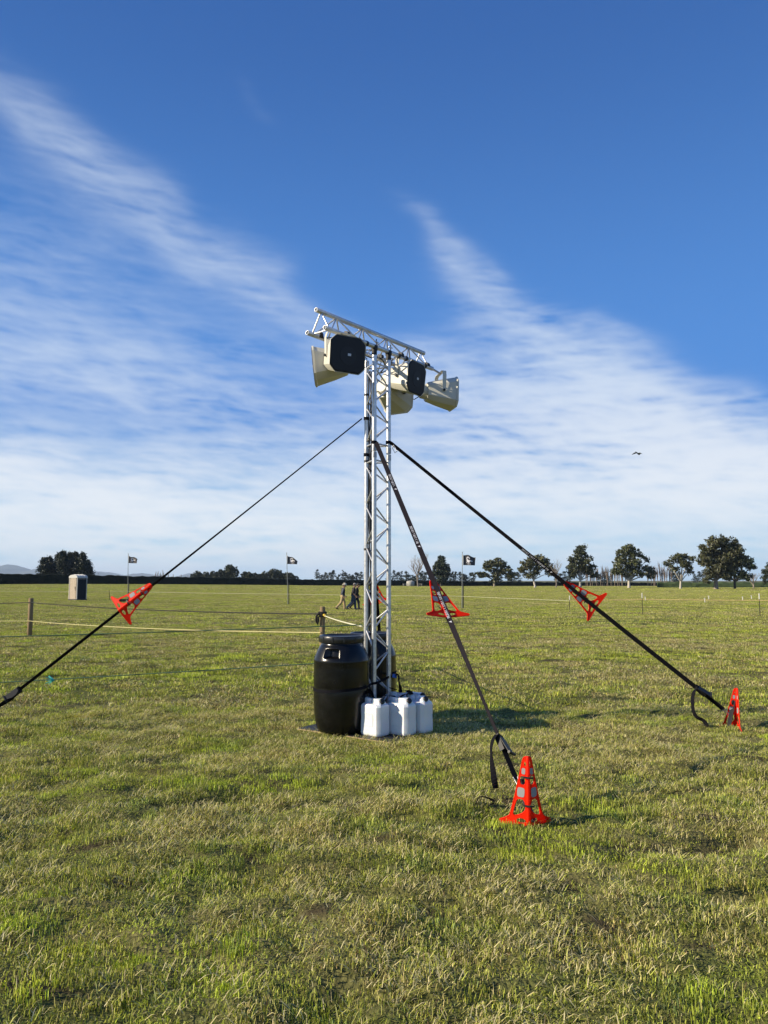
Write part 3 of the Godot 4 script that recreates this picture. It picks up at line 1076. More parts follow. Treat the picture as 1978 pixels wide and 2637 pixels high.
func barrel(p: Vector3, turn: float, label: String) -> void:
	var t := thing("barrel", label, "barrel", p, turn, "black barrels weighting the tower")
	var prof := [[0.0, 0.0], [0.225, 0.0], [0.245, 0.012], [0.262, 0.05], [0.278, 0.12], [0.288, 0.20], [0.293, 0.28], [0.295, 0.36], [0.295, 0.44], [0.2925, 0.455], [0.2925, 0.475], [0.295, 0.49], [0.296, 0.58], [0.295, 0.66], [0.293, 0.72], [0.297, 0.735], [0.294, 0.75], [0.284, 0.78], [0.272, 0.81], [0.258, 0.84], [0.245, 0.865], [0.232, 0.888], [0.220, 0.905], [0.214, 0.92], [0.214, 0.955]]
	# fine rows so that the hand holds can be pressed into the shoulder
	var rows := []
	for i in prof.size() - 1:
		var n := 4 if prof[i][1] > 0.74 and prof[i][1] < 0.9 else 1
		for k in n:
			var u := float(k) / n
			rows.append(Vector2(lerpf(prof[i][0], prof[i + 1][0], u), lerpf(prof[i][1], prof[i + 1][1], u)))
	rows.append(Vector2(prof[-1][0], prof[-1][1]))
	var rings := []
	var seg := 120
	for r in rows:
		var ring := PackedVector3Array()
		for k in seg:
			var a := TAU * k / seg
			var rad: float = r.x
			for h in [PI * 0.5, -PI * 0.5]:
				var da := wrapf(a - h, -PI, PI) * 0.28
				var ins := smoothstep(0.088, 0.074, absf(da)) * smoothstep(0.776, 0.788, r.y) * smoothstep(0.868, 0.858, r.y)
				rad -= ins * (0.075 - 0.4 * (r.y - 0.78) * 0.5)
			ring.append(Vector3(rad * cos(a), r.y, rad * sin(a)))
		rings.append(ring)
	var st := new_st()
	loft(st, rings, 1, true, true)
	part("body", st, M.barrel, t)
	# screw lid with its ribbed ring
	st = new_st()
	lathe(st, [Vector2(0.0, 0.925), Vector2(0.232, 0.925), Vector2(0.238, 0.932), Vector2(0.238, 0.992), Vector2(0.233, 1.0), Vector2(0.215, 1.0), Vector2(0.208, 0.988), Vector2(0.0, 0.984)], 64, Transform3D.IDENTITY)
	var lid := part("lid", st, M.lid, t)
	for k in 12:
		var a := TAU * k / 12.0
		st = new_st()
		box(st, Transform3D(Basis(Vector3.UP, -a), Vector3(cos(a), 0, sin(a)) * 0.2385 + Vector3(0, 0.962, 0)), Vector3(0.008, 0.056, 0.014), 0.002)
		part("lid_rib", st, M.lid, lid)
	for a in [0.0, PI]:
		st = new_st()
		tube(st, [Vector3(cos(a) * 0.2, 0.06, sin(a) * 0.2).normalized() * 0.0 + Vector3(cos(a) * 0.268, 0.06, sin(a) * 0.268), Vector3(cos(a) * 0.2955, 0.3, sin(a) * 0.2955), Vector3(cos(a) * 0.2965, 0.6, sin(a) * 0.2965), Vector3(cos(a) * 0.294, 0.74, sin(a) * 0.294)], 0.003, 5, false)
		part("mould_seam", st, M.barrel, t)


# ---------------------------------------------------------------- tower and beam
func leg_at(k: int) -> Vector3:
	# 0 near, 1 right, 2 left
	var s := 0.255
	if k == 0:
		return TC + ND * s * 0.2887 - BD * s * 0.5
	if k == 1:
		return TC + ND * s * 0.2887 + BD * s * 0.5
	return TC - ND * s * 0.5774


func build_tower() -> void:
	var t := thing("truss_tower", "upright triangular aluminium truss tower carrying the loudspeakers", "tower", TC)
	var L := [leg_at(0) - TC, leg_at(1) - TC, leg_at(2) - TC]
	# foot plate
	var st := new_st()
	box(st, Transform3D(Basis(BD, Vector3.UP, -ND), Vector3(0, 0.026, 0)), Vector3(0.34, 0.012, 0.34), 0.002)
	part("foot_plate", st, M.alu, t)
	for seg in [[0.032, 3.02], [3.03, 4.12]]:
		for k in 3:
			st = new_st()
			tube(st, [L[k] + Vector3(0, seg[0], 0), L[k] + Vector3(0, seg[1], 0)], 0.026, 16)
			var leg := part("leg", st, M.alu, t)
			for y in [seg[0] + 0.035, seg[1] - 0.035]:
				st = new_st()
				tube(st, [L[k] + Vector3(0, y - 0.03, 0), L[k] + Vector3(0, y + 0.03, 0)], 0.0285, 16)
				part("connector", st, M.steel if absf(y - 3.0) < 0.1 else M.alu, leg)
		# level struts at both ends, zigzag between
		for k in 3:
			var a: Vector3 = L[k]
			var b: Vector3 = L[(k + 1) % 3]
			for y in [seg[0] + 0.09, seg[1] - 0.09]:
				st = new_st()
				tube(st, [a + Vector3(0, y, 0), b + Vector3(0, y, 0)], 0.0095, 8)
				part("strut", st, M.alu, t)
			var y0: float = seg[0] + 0.12
			var y1: float = seg[1] - 0.12
			var n := int(round((y1 - y0) / 0.232))
			for i in n:
				var ya := lerpf(y0, y1, float(i) / n) + 0.012
				var yb := lerpf(y0, y1, float(i + 1) / n) - 0.012
				st = new_st()
				var flip := (i + k) % 2 == 0
				tube(st, [(a if flip else b) + Vector3(0, ya, 0), (b if flip else a) + Vector3(0, yb, 0)], 0.0095, 8)
				part("brace", st, M.alu, t)
	# cables down the inside of the left leg
	var cb := thing("cable_bundle", "bundle of black cables taped down inside the tower's left leg", "cable", TC)
	for i in 5:
		st = new_st()
		var off := Vector3(0.036 + 0.013 * (i % 3), 0, 0.012 + 0.014 * (i / 3) - 0.02 * (i % 2))
		var pts := []
		for j in 24:
			var y := lerpf(0.06, 4.0, j / 23.0)
			pts.append(L[2] + off + Vector3(0.012 * sin(y * 3.1 + i), y, 0.010 * cos(y * 2.3 + i * 2.0)))
		tube(st, pts, 0.0065, 6)
		part("cable", st, M.cable, cb)
	for y in [1.95, 2.95, 3.72]:
		st = new_st()
		tube(st, [L[2] + Vector3(0.0, y - 0.012, 0.0), L[2] + Vector3(0.0, y + 0.012, 0.0)], 0.0295, 14)
		part("tape", st, M.rubber, cb)


func beam_point(u: float, which: int) -> Vector3:
	# u along the beam in metres from its middle; which: 0 near lower chord, 1 far lower chord, 2 upper chord
	var mid := TC + Vector3(0, 4.215, 0)
	var near := mid + ND * 0.255 * 0.2887 + BD * (u + 0.03)
	if which == 0:
		return near
	if which == 1:
		return near - ND * 0.255
	return near - ND * 0.1275 + Vector3(0, 0.2208, 0)


func build_beam() -> void:
	var mid := TC + Vector3(0, 4.2, 0)
	var t := thing("truss_beam", "level triangular aluminium truss beam clamped across the tower top", "beam", mid)
	var h := 0.965
	var st: SurfaceTool
	for k in 3:
		st = new_st()
		# open tube with a visible bore at both ends
		var rings := []
		var ax := BD
		var e1 := Vector3.UP
		var e2 := ax.cross(e1)
		for q in [[-h + 0.06, 0.017], [-h, 0.017], [-h, 0.0255], [h, 0.0255], [h, 0.017], [h - 0.06, 0.017]]:
			var ring := PackedVector3Array()
			for i in 16:
				var a := TAU * i / 16
				ring.append(beam_point(q[0], k) - mid + (e1 * cos(a) + e2 * sin(a)) * q[1])
			rings.append(ring)
		loft(st, rings, 1, true, true)
		part("chord", st, M.alu, t)
	for pr in [[0, 2], [1, 2], [0, 1]]:
		var n := 8
		for i in n:
			var u0 := lerpf(-h + 0.1, h - 0.1, float(i) / n)
			var u1 := lerpf(-h + 0.1, h - 0.1, float(i + 1) / n)
			st = new_st()
			var f: bool = i % 2 == 0
			tube(st, [beam_point(u0, pr[0] if f else pr[1]) - mid, beam_point(u1, pr[1] if f else pr[0]) - mid], 0.0085, 8)
			part("brace", st, M.alu, t)
		for u in [-h + 0.075, h - 0.075]:
			st = new_st()
			tube(st, [beam_point(u, pr[0]) - mid, beam_point(u, pr[1]) - mid], 0.0085, 8)
			part("strut", st, M.alu, t)
	# couplers on the two near legs, with wing nuts standing up
	for k in 2:
		var lp := leg_at(k) - mid
		lp.y = 0.0
		st = new_st()
		tube(st, [Vector3(lp.x, -0.085, lp.z), Vector3(lp.x, -0.015, lp.z)], 0.03, 12)
		var cp := part("coupler", st, M.dark_metal, t)
		st = new_st()
		box(st, Transform3D(Basis(BD, Vector3.UP, -ND), Vector3(lp.x, 0.0, lp.z) + ND * 0.0), Vector3(0.05, 0.058, 0.066), 0.006)
		part("clamp_jaw", st, M.dark_metal, cp)
		st = new_st()
		tube(st, [Vector3(lp.x, 0.03, lp.z) + ND * 0.03, Vector3(lp.x, 0.095, lp.z) + ND * 0.03], 0.006, 6)
		part("bolt", st, M.dark_metal, cp)
		st = new_st()
		box(st, Transform3D(Basis(BD, Vector3.UP, -ND), Vector3(lp.x, 0.062, lp.z) + ND * 0.03), Vector3(0.07, 0.014, 0.012), 0.003)
		part("wing_nut", st, M.alu, cp)
	for u in [-0.52, -0.30, 0.28, 0.42, 0.80]:
		st = new_st()
		var p0 := beam_point(u - 0.016, 0) - mid
		var p1 := beam_point(u + 0.016, 0) - mid
		tube(st, [p0, p1], 0.031, 12)
		part("tape_band", st, M.rubber, t)
	# loops of loose cable under the beam
	for i in 4:
		st = new_st()
		var a := beam_point(-0.1 + 0.22 * i, 1)
		var pts := []
		for j in 13:
			var u := j / 12.0
			pts.append(a - mid + BD * (0.42 * u) + ND * (0.12 * sin(u * 5.0 + i)) + Vector3(0, -0.03 - 0.10 * sin(u * PI) * (0.6 + 0.4 * (i % 2)), 0))
		tube(st, pts, 0.0065, 6)
		part("loose_cable", st, M.cable, t)


# ---------------------------------------------------------------- loudspeakers
func rounded(w: float, h: float, cut: float, z: float) -> PackedVector3Array:
	# rectangle with cut corners, slightly eased
	var o := PackedVector3Array()
	for q in [[1, 1], [-1, 1], [-1, -1], [1, -1]]:
		var sx: float = q[0]
		var sy: float = q[1]
		var a := Vector3(sx * (w - (cut if sx * sy < 0 else 0.0)), sy * (h - (0.0 if sx * sy < 0 else cut)), z)
		var b := Vector3(sx * (w - (0.0 if sx * sy < 0 else cut)), sy * (h - (cut if sx * sy < 0 else 0.0)), z)
		for k in 4:
			var u := k / 3.0
			var c := Vector3(sx * w, sy * h, z)
			o.append(a.lerp(b, u).lerp(c, 0.06 * sin(u * PI)))
	return o


# mouth: centre of the grille; dir: where it points; hang: where its yoke is clamped
func speaker(label: String, mouth: Vector3, dir: Vector3, roll: float, hang: Vector3) -> void:
	var t := thing("loudspeaker", label, "loudspeaker", mouth, 0.0, "horn loudspeakers on the truss beam")
	var z := dir.normalized()
	var x := Vector3.UP.cross(z).normalized()
	var bs := Basis(x, z.cross(x), z).rotated(z, roll)
	t.basis = bs.scaled(Vector3.ONE * 1.06)
	var st := new_st()
	var rings := []
	for q in [[0.182, 0.172, 0.058, -0.012], [0.190, 0.180, 0.062, 0.0], [0.190, 0.180, 0.062, -0.018], [0.181, 0.171, 0.060, -0.024], [0.162, 0.155, 0.060, -0.11], [0.138, 0.134, 0.054, -0.21], [0.116, 0.114, 0.05, -0.29], [0.104, 0.102, 0.044, -0.335], [0.098, 0.096, 0.04, -0.345]]:
		rings.append(rounded(q[0], q[1], q[2], q[3]))
	loft(st, rings, -1, false, true)
	part("horn", st, M.cream, t)
	st = new_st()
	loft(st, [rounded(0.183, 0.173, 0.058, -0.022), rounded(0.181, 0.171, 0.057, 0.001), rounded(0.172, 0.162, 0.053, 0.006)], -1, true, true)
	var g := part("grille", st, M.grille, t)
	st = new_st()
	lathe(st, [Vector2(0.0, 0.0), Vector2(0.088, 0.0), Vector2(0.088, 0.0022), Vector2(0.0, 0.0026)], 28, Transform3D(Basis(Vector3(1, 0, 0), Vector3(0, 0, 1), Vector3(0, -1, 0)), Vector3(0.0, -0.012, 0.006)), -1)
	part("driver_disc", st, M.grille_dust, g)
	st = new_st()
	box(st, at(Vector3(0.012, -0.002, 0.0095)), Vector3(0.034, 0.024, 0.003), 0.0008)
	part("badge", st, M.badge, g)
	st = new_st()
	tube(st, [Vector3(0, 0, -0.34), Vector3(0, 0, -0.375), Vector3(0, 0, -0.41), Vector3(0, 0, -0.42)], [0.088, 0.086, 0.08, 0.06], 20)
	part("driver_cap", st, M.cream, t)
	# yoke: a bent strip over the horn, bolted at the sides
	var hl := bs.inverse() * (hang - mouth)
	var top := Vector3(0, 0.235, -0.17)
	st = new_st()
	ribbon(st, [Vector3(-0.158, -0.01, -0.17), Vector3(-0.170, 0.17, -0.17), Vector3(-0.155, 0.225, -0.17), Vector3(-0.12, 0.238, -0.17), Vector3(0.12, 0.238, -0.17), Vector3(0.155, 0.225, -0.17), Vector3(0.170, 0.17, -0.17), Vector3(0.158, -0.01, -0.17)], [Vector3(0, 0, 1)], 0.044, 0.005)
	var y := part("yoke", st, M.cream, t)
	for s in [-1.0, 1.0]:
		st = new_st()
		tube(st, [Vector3(s * 0.150, 0.0, -0.17), Vector3(s * 0.176, 0.0, -0.17)], 0.014, 8)
		part("side_bolt", st, M.dark_metal, y)
	st = new_st()
	tube(st, [top, hl], 0.012, 8)
	part("hanger", st, M.steel, t)
	st = new_st()
	var bax := bs.inverse() * BD
	tube(st, [hl - bax * 0.022, hl + bax * 0.022], 0.036, 12)
	part("clamp", st, M.dark_metal, t)
	st = new_st()
	tube(st, [Vector3(0.03, -0.05, -0.41), Vector3(0.05, -0.09, -0.47), Vector3(0.04, -0.06, -0.53), Vector3(0.0, 0.04, -0.55), top.lerp(hl, 0.6) + Vector3(0, 0, -0.1), hl + Vector3(0, -0.03, -0.03)], 0.0055, 6)
	part("lead", st, M.cable, t)


func build_speakers() -> void:
	speaker("loudspeaker at the near end with its dark grille facing the camera", Vector3(-0.368, 3.90, -7.36), Vector3(0.48, -0.10, 0.87), 0.0, beam_point(-0.62, 0))
	speaker("loudspeaker at the left seen from its side, pointing left", Vector3(-0.76, 3.90, -7.80), Vector3(-0.97, -0.10, 0.05), 0.0, beam_point(-0.78, 1))
	speaker("loudspeaker right of the tower with grille turned to the right", Vector3(0.385, 3.975, -8.52), Vector3(0.80, -0.12, 0.52), 0.0, beam_point(0.34, 0))
	speaker("loudspeaker behind the tower pointing away from the camera", Vector3(0.19, 3.85, -9.06), Vector3(0.50, -0.16, -0.85), 0.0, beam_point(0.28, 1))
	speaker("loudspeaker at the far right end of the beam, pointing right", Vector3(0.875, 3.925, -9.08), Vector3(0.96, -0.03, -0.22), 0.0, beam_point(0.88, 0))


# ---------------------------------------------------------------- guy straps
func strap_line(a: Vector3, b: Vector3, n: int, w0: Vector3, w1: Vector3, sag: float) -> Array:
	var pts := []
	var wide := []
	for i in n + 1:
		var u := float(i) / n
		pts.append(a.lerp(b, u) - Vector3(0, sag * 4.0 * u * (1.0 - u), 0))
		wide.append(w0.lerp(w1, smoothstep(0.15, 0.95, u)).normalized())
	return [pts, wide]


func ratchet(parent: Node, p: Vector3, dir: Vector3, flat: Vector3) -> void:
	# two toothed cheeks, a spool, a folded handle
	var d := dir.normalized()
	var f := (flat - d * flat.dot(d)).normalized()
	var w := d.cross(f)
	var bs := Basis(w, d, f)
	var st := new_st()
	for s in [-1.0, 1.0]:
		box(st, Transform3D(bs, p + w * s * 0.029), Vector3(0.004, 0.13, 0.038), 0.001)
	tube(st, [p - w * 0.036 - d * 0.045, p + w * 0.036 - d * 0.045], 0.016, 10)
	box(st, Transform3D(bs, p + d * 0.045), Vector3(0.06, 0.02, 0.014), 0.002)
	var r := part("ratchet", st, M.dark_metal, parent)
	st = new_st()
	box(st, Transform3D(bs.rotated(w, 0.16), p + f * 0.03 + d * 0.03), Vector3(0.066, 0.15, 0.009), 0.003)
	tube(st, [p + f * 0.045 + d * 0.108 - w * 0.04, p + f * 0.045 + d * 0.108 + w * 0.04], 0.011, 8)
	part("ratchet_handle", st, M.rubber, r)
	st = new_st()
	tube(st, [p - w * 0.024 - d * 0.045, p + w * 0.024 - d * 0.045], 0.024, 12)
	part("wound_webbing", st, M.webbing, r)


func hook(parent: Node, a: Vector3, b: Vector3) -> void:
	var st := new_st()
	var d := (b - a).normalized()
	var s := d.cross(Vector3(0.3, 0.2, 0.9)).normalized()
	tube(st, [a - s * 0.018, a + d * 0.05 - s * 0.012, b - d * 0.01, b + s * 0.012, b - d * 0.03 + s * 0.024], 0.0045, 6)
	tube(st, [a + s * 0.018, a + d * 0.05 + s * 0.010, b - d * 0.012], 0.0045, 6)
	part("hook", st, M.steel, parent)


func wrap_loop(parent: Node, c: Vector3, tilt: Vector3) -> void:
	# the strap's end looped round a leg
	var st := new_st()
	var pts := []
	var wide := []
	for i in 17:
		var a := TAU * i / 16.0
		pts.append(c + Vector3(cos(a) * 0.031, 0.006 * sin(a * 0.5), sin(a) * 0.031) + tilt * cos(a) * 0.0)
		wide.append(Vector3.UP)
	ribbon(st, pts, wide, 0.036, 0.004)
	part("leg_loop", st, M.webbing, parent)


func print_marks(parent: Node, a: Vector3, b: Vector3, wide: Vector3, start: float, length: float, face: Vector3) -> void:
	# white printing along the strap, too blurred in the picture to read: short strokes across it and an arrow
	var d := (b - a).normalized()
	var w := (wide - d * wide.dot(d)).normalized()
	var n := w.cross(d)
	if n.dot(face) < 0.0:
		n = -n
	var st := new_st()
	var u := 0.0
	var rr := RandomNumberGenerator.new()
	rr.seed = 7
	while u < length - 0.05:
		var g := rr.randf_range(0.010, 0.017)
		var p := a + d * (start + u) + n * 0.0042
		var shape := rr.randi() % 3
		box(st, Transform3D(Basis(w, d, n), p + w * 0.001), Vector3(0.022, 0.0035, 0.0006))
		if shape != 0:
			box(st, Transform3D(Basis(w, d, n), p + w * (0.009 if shape == 1 else -0.009) + d * 0.005), Vector3(0.0035, 0.0075, 0.0006))
		if shape == 2:
			box(st, Transform3D(Basis(w, d, n), p + w * 0.002 + d * 0.0055), Vector3(0.0035, 0.0065, 0.0006))
		u += g
		if rr.randf() < 0.16:
			u += 0.012
	var q := a + d * (start + length - 0.02) + n * 0.0042
	tri(st, q - w * 0.012, q + w * 0.012, q + d * 0.022 + w * 0.012)
	part("printed_mark", st, M.print, parent)


func loose_tail(parent: Node, pts: Array, wide: Array) -> void:
	var st := new_st()
	var smooth_pts := []
	var smooth_w := []
	var cv := Curve3D.new()
	for p in pts:
		cv.add_point(p)
	for i in pts.size():
		var tan: Vector3 = (pts[mini(i + 1, pts.size() - 1)] - pts[maxi(i - 1, 0)]) * 0.2
		cv.set_point_in(i, -tan)
		cv.set_point_out(i, tan)
	for i in pts.size() - 1:
		for k in 5:
			smooth_pts.append(cv.sample(i, k / 5.0))
			smooth_w.append(Vector3(wide[i]).lerp(wide[i + 1], k / 5.0).normalized())
	smooth_pts.append(pts[-1])
	smooth_w.append(wide[-1])
	ribbon(st, smooth_pts, smooth_w, 0.044, 0.0028)
	part("loose_tail", st, M.webbing, parent)


var SL := [Vector3(-0.252, 3.44, -8.285), Vector3(-4.40, 0.04, -8.06)]
var SR := [Vector3(0.078, 3.155, -8.26), Vector3(3.80, 0.135, -8.28)]
var SF := [Vector3(-0.088, 3.12, -8.05), Vector3(0.965, 0.09, -5.13)]
var SB := [Vector3(-0.205, 3.02, -8.345), Vector3(-0.02, 0.05, -12.2)]


func build_straps() -> void:
	# left
	var t := thing("guy_strap", "black guy strap running down to the left edge of the view", "strap", SL[0], 0.0, "guy straps holding the tower")
	var a := Vector3.ZERO
	var b: Vector3 = SL[1] - SL[0]
	var rp := b * 0.885
	var st := new_st()
	var ln := strap_line(a, rp, 20, Vector3(0.2, 0.25, 1), Vector3(0.35, 0.75, 0.55), 0.012)
	ribbon(st, ln[0], ln[1], 0.046, 0.003)
	part("webbing", st, M.webbing, t)
	wrap_loop(t, leg_at(2) + Vector3(0, 3.44, 0) - SL[0], Vector3.ZERO)
	ratchet(t, rp + b.normalized() * 0.05, b, Vector3(0.2, 0.4, 0.9))
	st = new_st()
	ln = strap_line(b * 0.905, b * 0.985, 3, Vector3(0.35, 0.75, 0.55), Vector3(0.35, 0.75, 0.55), 0.0)
	ribbon(st, ln[0], ln[1], 0.046, 0.003)
	part("lower_webbing", st, M.webbing, t)
	loose_tail(t, [rp, rp + Vector3(-0.03, -0.07, 0.05), rp + Vector3(-0.11, -0.12, 0.06), rp + Vector3(-0.2, -0.18, 0.05), rp + Vector3(-0.24, -0.25, 0.05)], [Vector3(0.3, 0.8, 0.4), Vector3(0.5, 0.6, 0.4), Vector3(0.3, 0.8, 0.4), Vector3(0.3, 0.6, 0.6), Vector3(0.3, 0.6, 0.6)])
	hook(t, b * 0.985, b)
	# right
	t = thing("guy_strap", "black guy strap running down to the right-hand cone", "strap", SR[0], 0.0, "guy straps holding the tower")
	b = SR[1] - SR[0]
	rp = b * 0.905
	st = new_st()
	ln = strap_line(a, rp, 20, Vector3(0.3, 0.6, 0.8), Vector3(0.6, 0.7, 0.25), 0.012)
	ribbon(st, ln[0], ln[1], 0.047, 0.003)
	part("webbing", st, M.webbing, t)
	print_marks(t, ln[0][8], ln[0][12], ln[1][10], 0.16, 0.42, Vector3(0, 0.2, 1))
	wrap_loop(t, leg_at(1) + Vector3(0, 3.155, 0) - SR[0], Vector3.ZERO)
	st = new_st()
	tube(st, [Vector3(0.03, -0.03, 0.02), Vector3(0.07, -0.10, 0.03), Vector3(0.045, -0.12, 0.03), Vector3(0.015, -0.06, 0.02), Vector3(0.03, -0.03, 0.02)], 0.005, 6)
	part("shackle", st, M.steel, t)
	ratchet(t, rp + b.normalized() * 0.05, b, Vector3(0.3, 0.8, 0.6))
	st = new_st()
	ln = strap_line(b * 0.92, b * 0.982, 3, Vector3(0.5, 0.6, 0.5), Vector3(0.5, 0.6, 0.5), 0.0)
	ribbon(st, ln[0], ln[1], 0.046, 0.004)
	part("lower_webbing", st, M.webbing, t)
	loose_tail(t, [rp, rp + Vector3(-0.06, -0.06, 0.05), rp + Vector3(-0.075, -0.2, 0.06), rp + Vector3(-0.04, -0.30, 0.06), rp + Vector3(0.03, -0.34, 0.08), rp + Vector3(0.06, -0.405, 0.1)], [Vector3(0.3, 0.5, 0.7), Vector3(0.6, 0.2, 0.8), Vector3(0.4, 0, 0.9), Vector3(0.6, 0.3, 0.7), Vector3(0.3, 0.7, 0.6), Vector3(0.8, 0.1, 0.6)])
	hook(t, b * 0.98, b)
	# towards the camera
	t = thing("guy_strap", "wide dark grey guy strap coming towards the camera to the nearest cone", "strap", SF[0], 0.0, "guy straps holding the tower")
	b = SF[1] - SF[0]
	rp = b * 0.875
	st = new_st()
	ln = strap_line(a, rp, 24, Vector3(1, 0.2, 0.1), Vector3(0.95, 0.3, 0.1), 0.010)
	for i in ln[0].size():
		var u := smoothstep(0.58, 0.92, float(i) / (ln[0].size() - 1))
		var dd := b.normalized()
		ln[1][i] = Vector3(ln[1][i]).rotated(dd, u * 1.12)
	ribbon(st, ln[0], ln[1], 0.048, 0.003)
	part("webbing", st, M.webbing_grey, t)
	print_marks(t, ln[0][3], ln[0][7], ln[1][4], 0.12, 0.26, Vector3(0, 0.2, 1))
	print_marks(t, ln[0][8], ln[0][12], ln[1][10], 0.16, 0.30, Vector3(0, 0.2, 1))
	print_marks(t, ln[0][14], ln[0][18], ln[1][15], 0.10, 0.36, Vector3(0, 0.2, 1))
	wrap_loop(t, leg_at(0) + Vector3(0, 3.12, 0) - SF[0], Vector3.ZERO)
	ratchet(t, rp + b.normalized() * 0.055, b, Vector3(0.75, 0.5, 0.4))
	st = new_st()
	ln = strap_line(b * 0.90, b * 0.955, 3, Vector3(0.6, 0.3, -0.6), Vector3(0.6, 0.3, -0.6), 0.0)
	ribbon(st, ln[0], ln[1], 0.04, 0.003)
	part("lower_webbing", st, M.webbing, t)
	loose_tail(t, [rp, rp + Vector3(-0.02, 0.02, 0.03), rp + Vector3(-0.055, -0.03, 0.05), rp + Vector3(-0.065, -0.11, 0.07), rp + Vector3(-0.055, -0.24, 0.10), rp + Vector3(-0.045, -0.33, 0.13)], [Vector3(0.5, 0.2, 0.8), Vector3(0.5, 0.3, 0.8), Vector3(0.35, 0.2, 0.9), Vector3(0.2, 0.1, 1), Vector3(0.9, 0, 0.5), Vector3(0.8, 0, -0.6)])
	hook(t, b * 0.95, b)
	var loop := thing("strap_end", "short black loop of strap lying on the grass by the nearest cone", "strap", on_ground(0.695, -5.32))
	loose_tail(loop, [Vector3(-0.05, 0.03, 0), Vector3(-0.03, 0.075, 0.0), Vector3(0.03, 0.075, 0.02), Vector3(0.07, 0.05, 0.03), Vector3(0.03, 0.028, 0.03)], [Vector3(0, 0.3, 1), Vector3(0, 0.4, 1), Vector3(0, 0.4, 1), Vector3(0.1, 0.7, 0.8), Vector3(0, 0.3, 1)])
	# away from the camera
	t = thing("guy_strap", "black guy strap running away behind the tower", "strap", SB[0], 0.0, "guy straps holding the tower")
	b = SB[1] - SB[0]
	st = new_st()
	ln = strap_line(a, b * 0.97, 16, Vector3(1, 0.1, 0), Vector3(1, 0.1, 0), 0.015)
	ribbon(st, ln[0], ln[1], 0.047, 0.003)
	part("webbing", st, M.webbing, t)
	wrap_loop(t, leg_at(2) + Vector3(0, 3.02, 0) - SB[0], Vector3.ZERO)
	ratchet(t, b * 0.88, b, Vector3(0, 1, 0.2))
	hook(t, b * 0.97, b)
	# stakes
	stake("short black steel stake inside the right-hand cone", Vector3(3.775, 0, -8.24), Vector3(3.885, 0.33, -8.31))
	stake("steel stake behind the nearest cone", Vector3(0.99, 0, -5.08), Vector3(0.935, 0.24, -5.19))
	stake("steel stake of the rear guy strap", Vector3(-0.02, -0.06, -12.25), Vector3(-0.03, 0.30, -12.33))
	stake("steel stake just outside the left edge of the view", Vector3(-4.42, 0, -8.04), Vector3(-4.52, 0.3, -8.06))


func stake(label: String, a: Vector3, b: Vector3) -> void:
	var base := on_ground(a.x, a.z)
	var t := thing("steel_stake", label, "stake", base, 0.0, "stakes anchoring the guy straps")
	var d := b - a
	var xf := along(Vector3.ZERO, d)
	var st := new_st()
	for k in 3:
		var r := Basis(xf.basis.y, TAU * k / 3.0) * xf.basis
		box(st, Transform3D(r, d * 0.45 + r.z * 0.013), Vector3(0.006, d.length() * 1.1, 0.028), 0.001)
	part("picket", st, M.dark_metal, t)
	st = new_st()
	box(st, Transform3D(xf.basis, d), Vector3(0.045, 0.012, 0.045), 0.003)
	part("picket_head", st, M.dark_metal, t)


